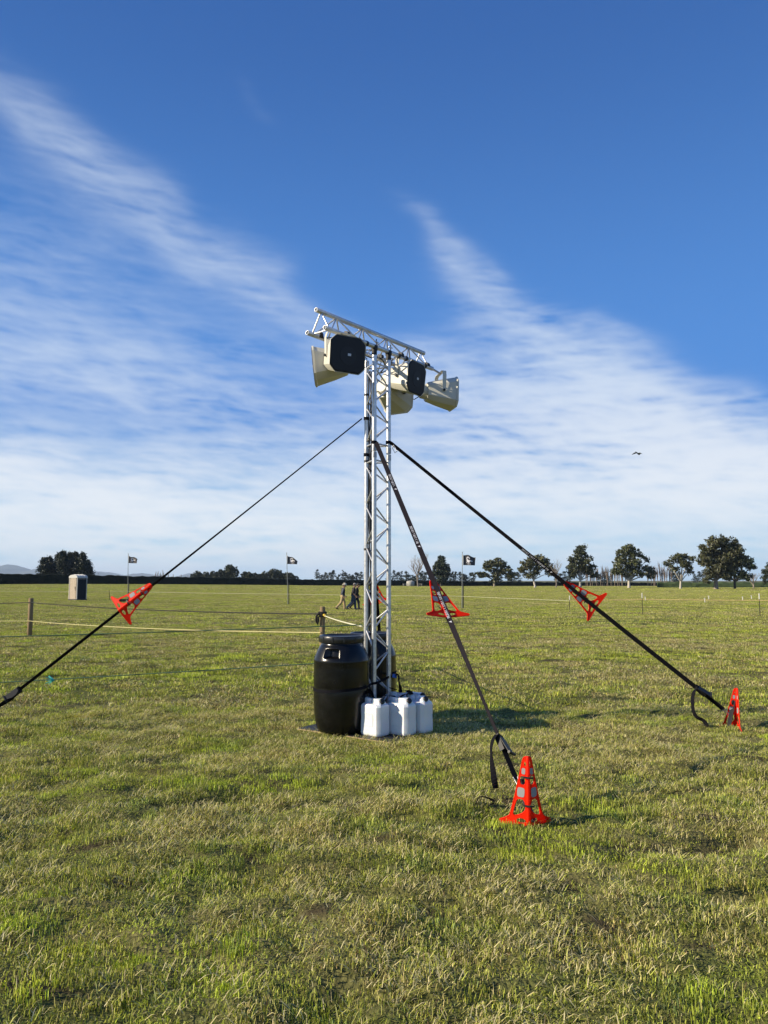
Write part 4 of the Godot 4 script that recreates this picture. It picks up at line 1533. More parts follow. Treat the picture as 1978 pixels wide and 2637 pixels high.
# ---------------------------------------------------------------- cones
func cone_thing(label: String, xf: Transform3D, open: float, tie: bool, behind := false) -> Node3D:
	var t := thing("folding_cone", label, "cone", xf.origin, 0.0, "red folding warning cones")
	t.transform = xf
	var outline := PackedVector2Array([Vector2(0, 0.445), Vector2(0.016, 0.443), Vector2(0.027, 0.436), Vector2(0.034, 0.422), Vector2(0.062, 0.30), Vector2(0.092, 0.18), Vector2(0.122, 0.075), Vector2(0.130, 0.055), Vector2(0.150, 0.041), Vector2(0.178, 0.028), Vector2(0.196, 0.021), Vector2(0.203, 0.012), Vector2(0.199, 0.002), Vector2(0.185, 0.0), Vector2(0, 0.0)])
	var big := PackedVector2Array([Vector2(0.020, 0.100), Vector2(0.036, 0.082), Vector2(0.060, 0.068), Vector2(0.090, 0.057), Vector2(0.104, 0.061), Vector2(0.108, 0.074), Vector2(0.100, 0.105), Vector2(0.085, 0.152), Vector2(0.074, 0.166), Vector2(0.056, 0.172), Vector2(0.034, 0.168), Vector2(0.022, 0.150), Vector2(0.018, 0.125)])
	var holes := [oval(0.050, 0.032, 0.032, 0.014), big, oval(0.036, 0.288, 0.021, 0.031, 0.0, 2.6), oval(0.018, 0.395, 0.006, 0.016)]
	for s in [-1.0, 1.0]:
		var wing := Vector3(s * cos(open), 0, -sin(open))
		var bs := Basis(wing, Vector3.UP, wing.cross(Vector3.UP))
		var st := new_st()
		plate(st, outline, holes, 0.0045, Transform3D(bs, Vector3.ZERO))
		# rims round the edge and the openings
		for lp in [outline, holes[1], holes[2]]:
			var pts := []
			for q in lp:
				pts.append(bs * Vector3(q.x, q.y, 0.0))
			if lp != outline:
				pts.append(pts[0])
			tube(st, pts, 0.0042, 5, true)
		var p := part("panel", st, M.cone, t)
		for q in [[0.049, 0.212, 0.025, 0.031], [0.029, 0.349, 0.0125, 0.020]]:
			for f in [-1.0, 1.0]:
				st = new_st()
				var ov := oval(q[0], q[1], q[2], q[3], 0.08, 4.0, 20)
				var ring0 := PackedVector3Array()
				var ring1 := PackedVector3Array()
				for e in ov:
					ring0.append(bs * Vector3(e.x, e.y, f * 0.0022))
					ring1.append(bs * Vector3(e.x, e.y, f * 0.0036))
				loft(st, [ring0, ring1], -1, true, true)
				part("reflector", st, M.reflector, p)
	var st2 := new_st()
	tube(st2, [Vector3(0, 0.0, 0), Vector3(0, 0.2, 0), Vector3(0, 0.43, 0), Vector3(0, 0.446, 0)], [0.013, 0.012, 0.012, 0.006], 10)
	part("ridge", st2, M.cone, t)
	if tie:
		for y in [0.135, 0.315]:
			st2 = new_st()
			var z := -0.02 if behind else 0.02
			ribbon(st2, [Vector3(-0.036, y, 0.0), Vector3(-0.03, y + 0.003, z), Vector3(0.0, y, z * 1.5), Vector3(0.03, y - 0.003, z), Vector3(0.036, y, 0.0)], [Vector3.UP], 0.012, 0.003)
			tube(st2, [Vector3(0.0, y, z * 1.5), Vector3(0.03, y + 0.04, z * 2.2)], 0.0018, 5)
			part("cable_tie", st2, M.rubber, t)
	return t


# a cone tied to a strap: apex up the strap, ridge on the given side of it
func cone_on(label: String, s: Array, u: float, side: Vector3, open: float, gap: float) -> void:
	var y: Vector3 = (s[0] - s[1]).normalized()
	var z := (side - y * side.dot(y)).normalized()
	var x := y.cross(z)
	cone_thing(label, Transform3D(Basis(x, y, z), s[0].lerp(s[1], u) + z * gap), open, true, gap < 0.0)


func build_cones() -> void:
	cone_thing("red folding cone standing nearest the camera on the grass", Transform3D(Basis(Vector3.UP, 0.05), on_ground(0.945, -4.985) + Vector3(0, 0.005, 0)), 0.55, true)
	cone_thing("red folding cone standing round the stake at right", Transform3D(Basis(Vector3.UP, 2.15).rotated(Vector3(0, 0, 1), -0.06), on_ground(3.86, -8.27)), 0.75, false)
	cone_on("red folding cone tied to the left guy strap", SL, 0.638, Vector3(0.05, 0.25, 1.0), 0.25, 0.018)
	cone_on("red folding cone tied to the right guy strap", SR, 0.615, Vector3(-0.1, -0.2, -1.0), 0.25, 0.02)
	cone_on("red folding cone tied to the front guy strap", SF, 0.600, Vector3(-0.35, -0.35, -0.87), 0.15, 0.02)
	cone_on("red folding cone tied to the rear guy strap, behind the tower", SB, 0.60, Vector3(0.3, -0.5, 1.0), 0.3, -0.02)


# ---------------------------------------------------------------- water cans
func build_cans() -> void:
	var places := [[-0.093, -7.78, 0.0, "front white water can, nearest the camera, beside the barrel"], [0.184, -7.82, 0.02, "middle white water can of the front three"], [0.365, -7.95, -0.03, "rightmost white water can of the front three"], [0.188, -8.165, 0.03, "white water can behind the middle one, next to the tower leg"], [0.352, -8.31, -0.02, "rearmost white water can at the back right"]]
	for pl in places:
		var t := thing("water_can", pl[3], "water can", Vector3(pl[0], 0.02 if pl[1] > -8.3 else 0.002, pl[1]), -0.698 + pl[2], "white water cans round the tower foot")
		var st := new_st()
		var rings := []
		for q in [[0.120, 0.086, 0.03, 0.0], [0.131, 0.096, 0.03, 0.010], [0.135, 0.100, 0.032, 0.03], [0.135, 0.100, 0.032, 0.10], [0.133, 0.098, 0.032, 0.17], [0.135, 0.100, 0.032, 0.24], [0.135, 0.100, 0.032, 0.292], [0.129, 0.094, 0.034, 0.308], [0.116, 0.082, 0.034, 0.318]]:
			var ring := PackedVector3Array()
			for p in rounded(q[0], q[1], q[2], 0.0):
				ring.append(Vector3(p.x, q[3], p.y))
			rings.append(ring)
		loft(st, rings, -1, true, true)
		var body := part("body", st, M.can, t)
		# moulded frame of the label panel on the broad side
		for f in [[Vector3(-0.02, 0.225, 0.101), Vector3(0.15, 0.006, 0.004)], [Vector3(-0.02, 0.105, 0.101), Vector3(0.15, 0.006, 0.004)], [Vector3(-0.095, 0.165, 0.1005), Vector3(0.006, 0.126, 0.004)], [Vector3(0.055, 0.165, 0.1005), Vector3(0.006, 0.126, 0.004)]]:
			st = new_st()
			box(st, at(f[0]), f[1], 0.0015)
			part("moulded_rib", st, M.can, body)
		# raised handle at the back, hollow under the grip
		st = new_st()
		for q in [[-0.085, 0.05], [0.006, 0.035]]:
			var rr := []
			for e in [[0.030, 0.30], [0.030, 0.355], [0.026, 0.366]]:
				var ring := PackedVector3Array()
				for p in rounded(q[1], e[0], 0.012, 0.0):
					ring.append(Vector3(q[0] + p.x, e[1], p.y))
				rr.append(ring)
			loft(st, rr, 1, true, true)
		box(st, at(Vector3(-0.04, 0.357, 0)), Vector3(0.10, 0.018, 0.044), 0.006)
		part("handle", st, M.can, t)
		# spout block and screw cap at the front end
		st = new_st()
		var sp := []
		for e in [[0.050, 0.058, 0.30, 0.066], [0.046, 0.054, 0.335, 0.066], [0.038, 0.044, 0.362, 0.060], [0.030, 0.034, 0.368, 0.056]]:
			var ring := PackedVector3Array()
			for p in rounded(e[0], e[1], 0.018, 0.0):
				ring.append(Vector3(e[3] + p.x, e[2], p.y))
			sp.append(ring)
		loft(st, sp, 1, true, true)
		var spout := part("spout", st, M.can, t)
		st = new_st()
		var ax := Vector3(0.80, 0.55, 0.25).normalized()
		var c0 := Vector3(0.095, 0.338, 0.012)
		tube(st, [c0, c0 + ax * 0.012, c0 + ax * 0.03, c0 + ax * 0.033], [0.027, 0.029, 0.028, 0.023], 14)
		var cap := part("cap", st, M.rubber, spout)
		st = new_st()
	# strap with blue buckles lashing barrels and tower together
	var s := thing("lashing_strap", "black strap with blue buckles lashing barrels to the tower", "strap", Vector3(-0.3, 0.5, -8.1))
	var off := Vector3(-0.3, 0.5, -8.1)
	var pts := []
	var wide := []
	for i in 21:
		var a := lerpf(3.9, 0.55, i / 20.0)
		pts.append(Vector3(-0.452 + 0.2995 * cos(a), 0.478 - 0.02 + 0.03 * smoothstep(0.4, 1.0, i / 20.0), -7.98 + 0.2995 * sin(a)) - off)
		wide.append(Vector3.UP)
	var F := leg_at(0)
	var R := leg_at(1)
	for p in [F + Vector3(-0.02, 0.50, 0.034), F + Vector3(0.03, 0.505, 0.02), R + Vector3(-0.01, 0.54, 0.036), R + Vector3(0.034, 0.545, 0.0)]:
		pts.append(p - off)
		wide.append(Vector3.UP)
	for i in 6:
		var a := lerpf(0.75, -0.8, i / 5.0)
		pts.append(Vector3(-0.155 + 0.30 * cos(a), 0.55, -8.68 + 0.30 * sin(a)) - off)
		wide.append(Vector3.UP)
	var st3 := new_st()
	ribbon(st3, pts, wide, 0.026, 0.003)
	part("webbing", st3, M.webbing, s)
	for q in [[F + Vector3(-0.095, 0.485, 0.05), Vector3(0.06, 0.028, 0.014), -0.3], [R + Vector3(0.065, 0.55, -0.01), Vector3(0.055, 0.04, 0.014), 0.5]]:
		st3 = new_st()
		box(st3, Transform3D(Basis(Vector3.UP, q[2]) * Basis(Vector3(0, 0, 1), 0.25 * signf(-q[2])), q[0] - off), q[1], 0.004)
		part("buckle", st3, M.blue, s)
	loose_tail(s, [R + Vector3(0.075, 0.555, 0.0) - off, R + Vector3(0.10, 0.57, 0.01) - off, R + Vector3(0.115, 0.48, 0.02) - off, R + Vector3(0.13, 0.38, 0.02) - off, R + Vector3(0.105, 0.31, 0.02) - off], [Vector3(0.5, 0, 0.8), Vector3(0.4, 0, 0.9), Vector3(0.3, 0, 0.9), Vector3(0.9, 0, 0.4), Vector3(0.7, 0, 0.7)])
	# strap over the cans
	var cs := thing("can_strap", "black strap threaded through the handles of the water cans", "strap", Vector3(0.1, 0.38, -8.0))
	st3 = new_st()
	var o2 := Vector3(0.1, 0.38, -8.0)
	var p2 := [Vector3(-0.17, 0.44, -7.93), Vector3(-0.13, 0.43, -7.86), Vector3(-0.09, 0.372, -7.82), Vector3(0.0, 0.40, -7.88), Vector3(0.09, 0.392, -7.90), Vector3(0.15, 0.372, -7.88), Vector3(0.22, 0.40, -7.96), Vector3(0.29, 0.392, -8.03), Vector3(0.26, 0.40, -8.15), Vector3(0.16, 0.405, -8.21), Vector3(0.06, 0.43, -8.24)]
	var p3 := []
	for p in p2:
		p3.append(p - o2)
	loose_tail(cs, p3, p3.map(func(_q): return Vector3(0.5, 0.1, 0.85)))


# ---------------------------------------------------------------- rope fences
func rope(called: String, label: String, m: Material, pts: Array, r: float, sag: float, group := "") -> Node3D:
	var t := thing(called, label, "rope", pts[0], 0.0, group)
	var st := new_st()
	var line := []
	for i in pts.size() - 1:
		var n := 12
		for k in n + (1 if i == pts.size() - 2 else 0):
			var u := float(k) / n
			line.append(Vector3(pts[i]).lerp(pts[i + 1], u) - Vector3(0, sag * 4.0 * u * (1.0 - u) * pts[i].distance_to(pts[i + 1]) * 0.1, 0) - pts[0])
	tube(st, line, r, 6)
	part("line", st, m, t)
	return t


func wood_post(label: String, p: Vector3, h: float, r: float) -> Node3D:
	var t := thing("wooden_post", label, "post", p, 0.0, "wooden fence posts")
	var st := new_st()
	lathe(st, [Vector2(0, -0.2), Vector2(r, -0.2), Vector2(r * 1.02, h * 0.4), Vector2(r * 0.98, h - 0.012), Vector2(r * 0.86, h), Vector2(0, h + 0.002)], 16, Transform3D.IDENTITY)
	part("shaft", st, M.post, t)
	return t


func build_near_fence() -> void:
	var p1 := on_ground(-10.30, -21.68)
	var p2 := on_ground(-1.075, -13.0)
	wood_post("wooden post at the left with two ropes tied to it", p1, 1.1, 0.068)
	wood_post("wooden post just behind the front barrel with knotted rope", p2, 1.15, 0.046)
	rope("dark_rope", "dark upper rope between the two wooden posts", M.rope_dark, [Vector3(-13.5, 0.88, -22.6), Vector3(-10.30, 0.965, -21.60), Vector3(-1.075, 1.02, -12.94)], 0.011, 0.05)
	rope("yellow_rope", "yellow lower rope between the two wooden posts", M.rope_yellow, [Vector3(-13.5, 0.42, -22.6), Vector3(-10.28, 0.43, -21.60), Vector3(-1.10, 0.70, -12.95)], 0.010, 0.05)
	# big knot of dark rope on the second post
	var t := thing("rope_knot", "thick dark rope knot wound round the post behind the barrel", "rope", p2 + Vector3(0, 1.02, 0))
	for k in 4:
		var st := new_st()
		var pts := []
		for i in 13:
			var a := TAU * i / 12.0
			pts.append(Vector3(cos(a) * (0.056 + 0.004 * k), -0.035 + 0.022 * k + 0.006 * sin(a * 2.0 + k), sin(a) * (0.056 + 0.004 * k)))
		tube(st, pts, 0.013, 6)
		part("coil", st, M.rope_dark, t)
	var st2 := new_st()
	tube(st2, [Vector3(-0.06, 0.02, 0.05), Vector3(-0.10, -0.03, 0.06), Vector3(-0.105, -0.11, 0.05), Vector3(-0.085, -0.17, 0.04), Vector3(-0.07, -0.12, 0.05), Vector3(-0.07, -0.04, 0.06)], 0.019, 7)
	part("rope_end", st2, M.rope_dark, t)
	var yr := rope("tie_rope", "pale yellow rope from the post behind the barrel to the tower", M.rope_white, [Vector3(-1.03, 0.99, -12.93), Vector3(-0.245, 1.09, -8.33)], 0.009, 0.03)
	st2 = new_st()
	tube(st2, [Vector3(-0.02, 0.02, 0.0), Vector3(0.02, -0.01, 0.03), Vector3(0.03, 0.01, 0.06), Vector3(0.0, 0.02, 0.05)], 0.020, 7)
	part("knot", st2, M.rope_yellow_deep, yr)
	rope("green_twine", "thin green twine crossing left of the tower at waist height", M.rope_green, [Vector3(-6.2, 0.94, -8.1), Vector3(-0.235, 1.105, -8.36)], 0.0055, 0.02)
	var low := rope("low_twine", "thin dark twine near the ground at left with a teal tuft", M.rope_green, [Vector3(-6.2, 0.33, -8.7), Vector3(-0.75, 0.69, -8.26)], 0.0055, 0.015)
	st2 = new_st()
	for i in 8:
		var a := TAU * i / 8.0
		tube(st2, [Vector3(0.03, 0, 0), Vector3(-0.03 - 0.02 * (i % 2), 0.05 * cos(a), 0.05 * sin(a))], [0.008, 0.004], 5)
	var tf := part("tuft", st2, M.teal, low)
	tf.position = Vector3(-3.77, 0.478, -8.503) - Vector3(-6.2, 0.33, -8.7)
	# light stakes that carry the twines, outside the view
	for q in [[-6.22, -8.1, 1.0, "thin stake holding the green twine, outside the view"], [-6.22, -8.72, 0.45, "short stake holding the low twine, outside the view"]]:
		var s := thing("thin_stake", q[3], "stake", on_ground(q[0], q[1]))
		var st := new_st()
		tube(st, [Vector3(0, -0.1, 0), Vector3(0, q[2], 0)], 0.009, 8)
		part("rod", st, M.dark_metal, s)
		st = new_st()
		box(st, at(Vector3(0, q[2], 0)), Vector3(0.03, 0.02, 0.03), 0.004)
		part("rod_cap", st, M.rubber, s)


func build_far_fence() -> void:
	# flagpoles: x, z, height, lean, flag scale
	var fl := [[-24.13, -69.94, 4.35, -0.09, 1.0, "flagpole at the left with a black flag, beyond the left strap"], [-7.60, -58.8, 4.05, -0.15, 0.98, "flagpole left of the walkers with a black and white flag"], [5.35, -51.0, 3.80, 0.06, 1.02, "flagpole right of the tower with a black and white flag"]]
	var tops := []
	for i in 3:
		var f: Array = fl[i]
		var base := on_ground(f[0], f[1])
		var t := thing("flagpole", f[5], "flagpole", base, 0.0, "flagpoles with black flags")
		var st := new_st()
		tube(st, [Vector3(0, -0.1, 0), Vector3(f[3] * 0.5, f[2] * 0.5, 0), Vector3(f[3], f[2], 0)], [0.030, 0.026, 0.020], 8)
		part("pole", st, M.flagpole, t)
		st = new_st()
		tube(st, [Vector3(f[3], f[2], 0), Vector3(f[3], f[2] + 0.05, 0), Vector3(f[3], f[2] + 0.08, 0)], [0.035, 0.035, 0.01], 8)
		part("pole_cap", st, M.flagpole, t)
		st = new_st()
		tube(st, [Vector3(0.085, -0.1, 0), Vector3(0.085 + f[3] * 0.3, 1.72, 0)], 0.036, 8)
		part("support_post", st, M.dark_metal, t)
		var sleeve := new_st()
		tube(sleeve, [Vector3(f[3] + 0.045, f[2] - 0.85, 0), Vector3(f[3] + 0.045, f[2] - 0.12, 0)], 0.03, 6)
		var fg := put_mesh("flag", flag_mesh(i), flag_mat(), t)
		fg.position = Vector3(f[3] + 0.06, f[2] - 0.84, 0)
		fg.scale = Vector3.ONE * f[4]
		part("sleeve", sleeve, M.white, fg).transform = Transform3D(Basis.IDENTITY.scaled(Vector3.ONE / f[4]), -fg.position / f[4])
		tops.append(base + Vector3(f[3] * 0.2, 0.83, 0.04))
	# thin fence standards with white tops
	var pd := [[10.84, -43.4, 1.0, "fence standard below the right strap's cone"], [14.46, -41.6, 1.16, "thin fence standard with white top, right of the strap's cone"], [19.0, -37.6, 1.16, "thin fence standard with white top near the right edge"]]
	for q in pd:
		var base := on_ground(q[0], q[1])
		var t := thing("fence_standard", q[3], "fence post", base, 0.0, "thin electric fence standards")
		var st := new_st()
		tube(st, [Vector3(0, -0.1, 0), Vector3(0, q[2] * 0.75, 0)], 0.017, 6)
		part("shaft", st, M.dark_metal, t)
		st = new_st()
		tube(st, [Vector3(0, q[2] * 0.75, 0), Vector3(0, q[2], 0)], 0.021, 6)
		part("white_top", st, M.white, t)
		tops.append(base + Vector3(0, q[2] * 0.70, 0.02))
	var l0 := Vector3(-50.0, 0.62, -74.0)
	rope("fence_line", "pale rope strung across the paddock between the flagpoles", M.rope_white, [l0, tops[0], tops[1], tops[2], tops[3]], 0.009, 0.012)
	rope("fence_tape", "orange and white fence tape at the far right", M.tape, [tops[3], tops[4], tops[5], Vector3(23.5, 0.52, -33.8)], 0.008, 0.012)
	for q in [[25.35, -72.05, "small white peg just right of the first white-topped standard"], [28.25, -65.4, "small white peg left of a close pair, nearest of all"], [33.2, -75.9, "small white peg, farther one of a close pair"], [34.8, -72.05, "small white peg left of the right-hand standard"], [38.55, -77.9, "farthest small white peg near the right edge"]]:
		var t := thing("white_peg", q[2], "peg", on_ground(q[0], q[1]), 0.0, "small white pegs in the paddock")
		var st := new_st()
		tube(st, [Vector3(0, -0.05, 0), Vector3(0, 0.34, 0)], [0.03, 0.03], 6)
		part("shaft", st, M.white, t)
		st = new_st()
		tube(st, [Vector3(-0.09, 0.33, 0), Vector3(0.02, 0.36, 0)], 0.025, 6)
		part("hook", st, M.white, t)


func flag_mesh(seed_no: int) -> ArrayMesh:
	var st := SurfaceTool.new()
	st.begin(Mesh.PRIMITIVE_TRIANGLES)
	st.set_smooth_group(1)
	var nx := 14
	var ny := 8
	var pt := func(i: int, j: int) -> Vector3:
		var u := float(i) / nx
		var v := float(j) / ny
		var droop := 0.30 * u * v * (0.6 + 0.5 * sin(seed_no * 2.1)) + 0.05 * sin(u * 7.0 + seed_no)
		return Vector3(0.84 * u - 0.05 * u * u * (1.0 - v), 0.70 * v * (1.0 - 0.12 * u) - droop * v - 0.02 * u, 0.07 * sin(u * 8.0 + seed_no * 1.7 + v) * u)
	for j in ny:
		for i in nx:
			var q := [[i, j], [i, j + 1], [i + 1, j + 1], [i, j], [i + 1, j + 1], [i + 1, j]]
			for e in q:
				st.set_uv(Vector2(float(e[0]) / nx, 1.0 - float(e[1]) / ny))
				var f: Callable = pt
				st.add_vertex(f.call(e[0], e[1]))
	st.generate_normals()
	return st.commit()


func flag_mat() -> StandardMaterial3D:
	if M.has("flag"):
		return M.flag
	# black cloth, its colour greyed for light coming through, with a blurred white emblem and a short white line under it
	var im := Image.create(128, 96, false, Image.FORMAT_RGB8)
	im.fill(Color(0.29, 0.28, 0.29))
	var w := Color(0.93, 0.92, 0.93)
	for y in 96:
		for x in 128:
			var p := Vector2(x, y)
			var on := false
			var r := p.distance_to(Vector2(50, 34))
			if r > 9 and r < 18 and not (x > 50 and y > 36):
				on = true
			if Geometry2D.get_closest_point_to_segment(p, Vector2(40, 54), Vector2(92, 50)).distance_to(p) < 6.0:
				on = true
			if p.distance_to(Vector2(55, 60)) < 12.0:
				on = true
			if Geometry2D.get_closest_point_to_segment(p, Vector2(46, 56), Vector2(34, 72)).distance_to(p) < 3.0:
				on = true
			if y > 80 and y < 86 and x > 38 and x < 78 and (x / 5) % 4 != 0:
				on = true
			if on:
				im.set_pixel(x, y, w)
	var m := mat(Color.WHITE, 0.8)
	m.albedo_texture = ImageTexture.create_from_image(im)
	m.backlight_enabled = true
	m.backlight = Color(0.3, 0.3, 0.3)
	M.flag = m
	return m


# ---------------------------------------------------------------- walkers
# caps: [from, to, radius, radius, colour]; joined with a smooth minimum, meshed as surface nets
func blob(st: SurfaceTool, caps: Array, cell: float, k: float) -> void:
	var lo := Vector3.ONE * 1e9
	var hi := -lo
	for c in caps:
		for q in 2:
			var r: float = c[2 + q] + k + cell * 2.0
			lo = lo.min(c[q] - Vector3.ONE * r)
			hi = hi.max(c[q] + Vector3.ONE * r)
	var n := Vector3i(((hi - lo) / cell).ceil()) + Vector3i.ONE
	var d := PackedFloat32Array()
	var who := PackedInt32Array()
	var best := PackedFloat32Array()
	d.resize(n.x * n.y * n.z)
	d.fill(1.0)
	best.resize(d.size())
	best.fill(1.0)
	who.resize(d.size())
	for ci in caps.size():
		var c: Array = caps[ci]
		var a: Vector3 = c[0]
		var ab: Vector3 = c[1] - a
		var l2 := maxf(ab.length_squared(), 1e-9)
		var rm: float = maxf(c[2], c[3]) + k + cell * 2.0
		var i0 := Vector3i(((a.min(c[1]) - Vector3.ONE * rm - lo) / cell).floor()).clamp(Vector3i.ZERO, n - Vector3i.ONE)
		var i1 := Vector3i(((a.max(c[1]) + Vector3.ONE * rm - lo) / cell).ceil()).clamp(Vector3i.ZERO, n - Vector3i.ONE)
		for z in range(i0.z, i1.z + 1):
			for y in range(i0.y, i1.y + 1):
				var row := (z * n.y + y) * n.x
				for x in range(i0.x, i1.x + 1):
					var p := lo + Vector3(x, y, z) * cell
					var t := clampf((p - a).dot(ab) / l2, 0.0, 1.0)
					var e: float = p.distance_to(a + ab * t) - lerpf(c[2], c[3], t)
					var i := row + x
					if e < best[i]:
						best[i] = e
						who[i] = ci
					var o := d[i]
					var h := maxf(k - absf(o - e), 0.0) / k
					d[i] = minf(o, e) - h * h * k * 0.25
	var vert := {}
	var pos := []
	var cols := []
	for z in n.z - 1:
		for y in n.y - 1:
			for x in n.x - 1:
				var i := (z * n.y + y) * n.x + x
				var s := 0
				var acc := Vector3.ZERO
				var first := d[i] < 0.0
				var mixed := false
				for q in 8:
					if (d[i + (q & 1) + ((q >> 1) & 1) * n.x + (q >> 2) * n.x * n.y] < 0.0) != first:
						mixed = true
						break
				if not mixed:
					continue
				for e in 12:
					var ax := e / 4
					var o1 := e & 1
					var o2 := (e >> 1) & 1
					var c0 := Vector3i.ZERO
					c0[(ax + 1) % 3] = o1
					c0[(ax + 2) % 3] = o2
					var c1 := c0
					c1[ax] = 1
					var da := d[i + c0.x + c0.y * n.x + c0.z * n.x * n.y]
					var db := d[i + c1.x + c1.y * n.x + c1.z * n.x * n.y]
					if (da < 0.0) != (db < 0.0):
						acc += Vector3(c0).lerp(Vector3(c1), da / (da - db))
						s += 1
				vert[i] = pos.size()
				pos.append(lo + (Vector3(x, y, z) + acc / s) * cell)
				cols.append(caps[who[i]][4])
	var step := [1, n.x, n.x * n.y]
	st.set_smooth_group(1)
	for i in vert:
		var x: int = i % n.x
		var y: int = (i / n.x) % n.y
		var z: int = i / (n.x * n.y)
		var at3 := [x, y, z]
		for ax in 3:
			var b1 := (ax + 1) % 3
			var b2 := (ax + 2) % 3
			if at3[b1] == 0 or at3[b2] == 0:
				continue
			var inside: bool = d[i] < 0.0
			if inside == (d[i + step[ax]] < 0.0):
				continue
			var q := [i, i - step[b1], i - step[b1] - step[b2], i - step[b2]]
			if not (vert.has(q[1]) and vert.has(q[2]) and vert.has(q[3])):
				continue
			var order := [0, 2, 1, 0, 3, 2] if inside else [0, 1, 2, 0, 2, 3]
			for e in order:
				var vi: int = vert[q[e]]
				st.set_color(cols[vi])
				st.add_vertex(pos[vi])


func hand_caps(w: Vector3, dir: Vector3, side: Vector3, skin: Color) -> Array:
	# palm, four fingers of different length bent at the knuckle, thumb from the side of the palm
	var d := dir.normalized()
	var s := (side - d * side.dot(d)).normalized()
	var n := d.cross(s)
	var o := [[w, w + d * 0.085, 0.022, 0.027, skin], [w + d * 0.05 - s * 0.018, w + d * 0.085 - s * 0.02, 0.018, 0.016, skin], [w + d * 0.05 + s * 0.018, w + d * 0.085 + s * 0.02, 0.018, 0.016, skin]]
	var lens := [0.060, 0.072, 0.066, 0.050]
	for i in 4:
		var r := w + d * 0.09 + s * (0.033 - 0.022 * i)
		var k: Vector3 = r + d * lens[i] * 0.5 + n * 0.008
		o.append([r, k, 0.0095, 0.009, skin])
		o.append([k, k + d * lens[i] * 0.42 + n * 0.022, 0.009, 0.008, skin])
	var tb := w + d * 0.03 + s * 0.028
	o.append([tb, tb + d * 0.03 + s * 0.024, 0.012, 0.010, skin])
	o.append([tb + d * 0.03 + s * 0.024, tb + d * 0.055 + s * 0.026 + n * 0.01, 0.010, 0.009, skin])
	return o


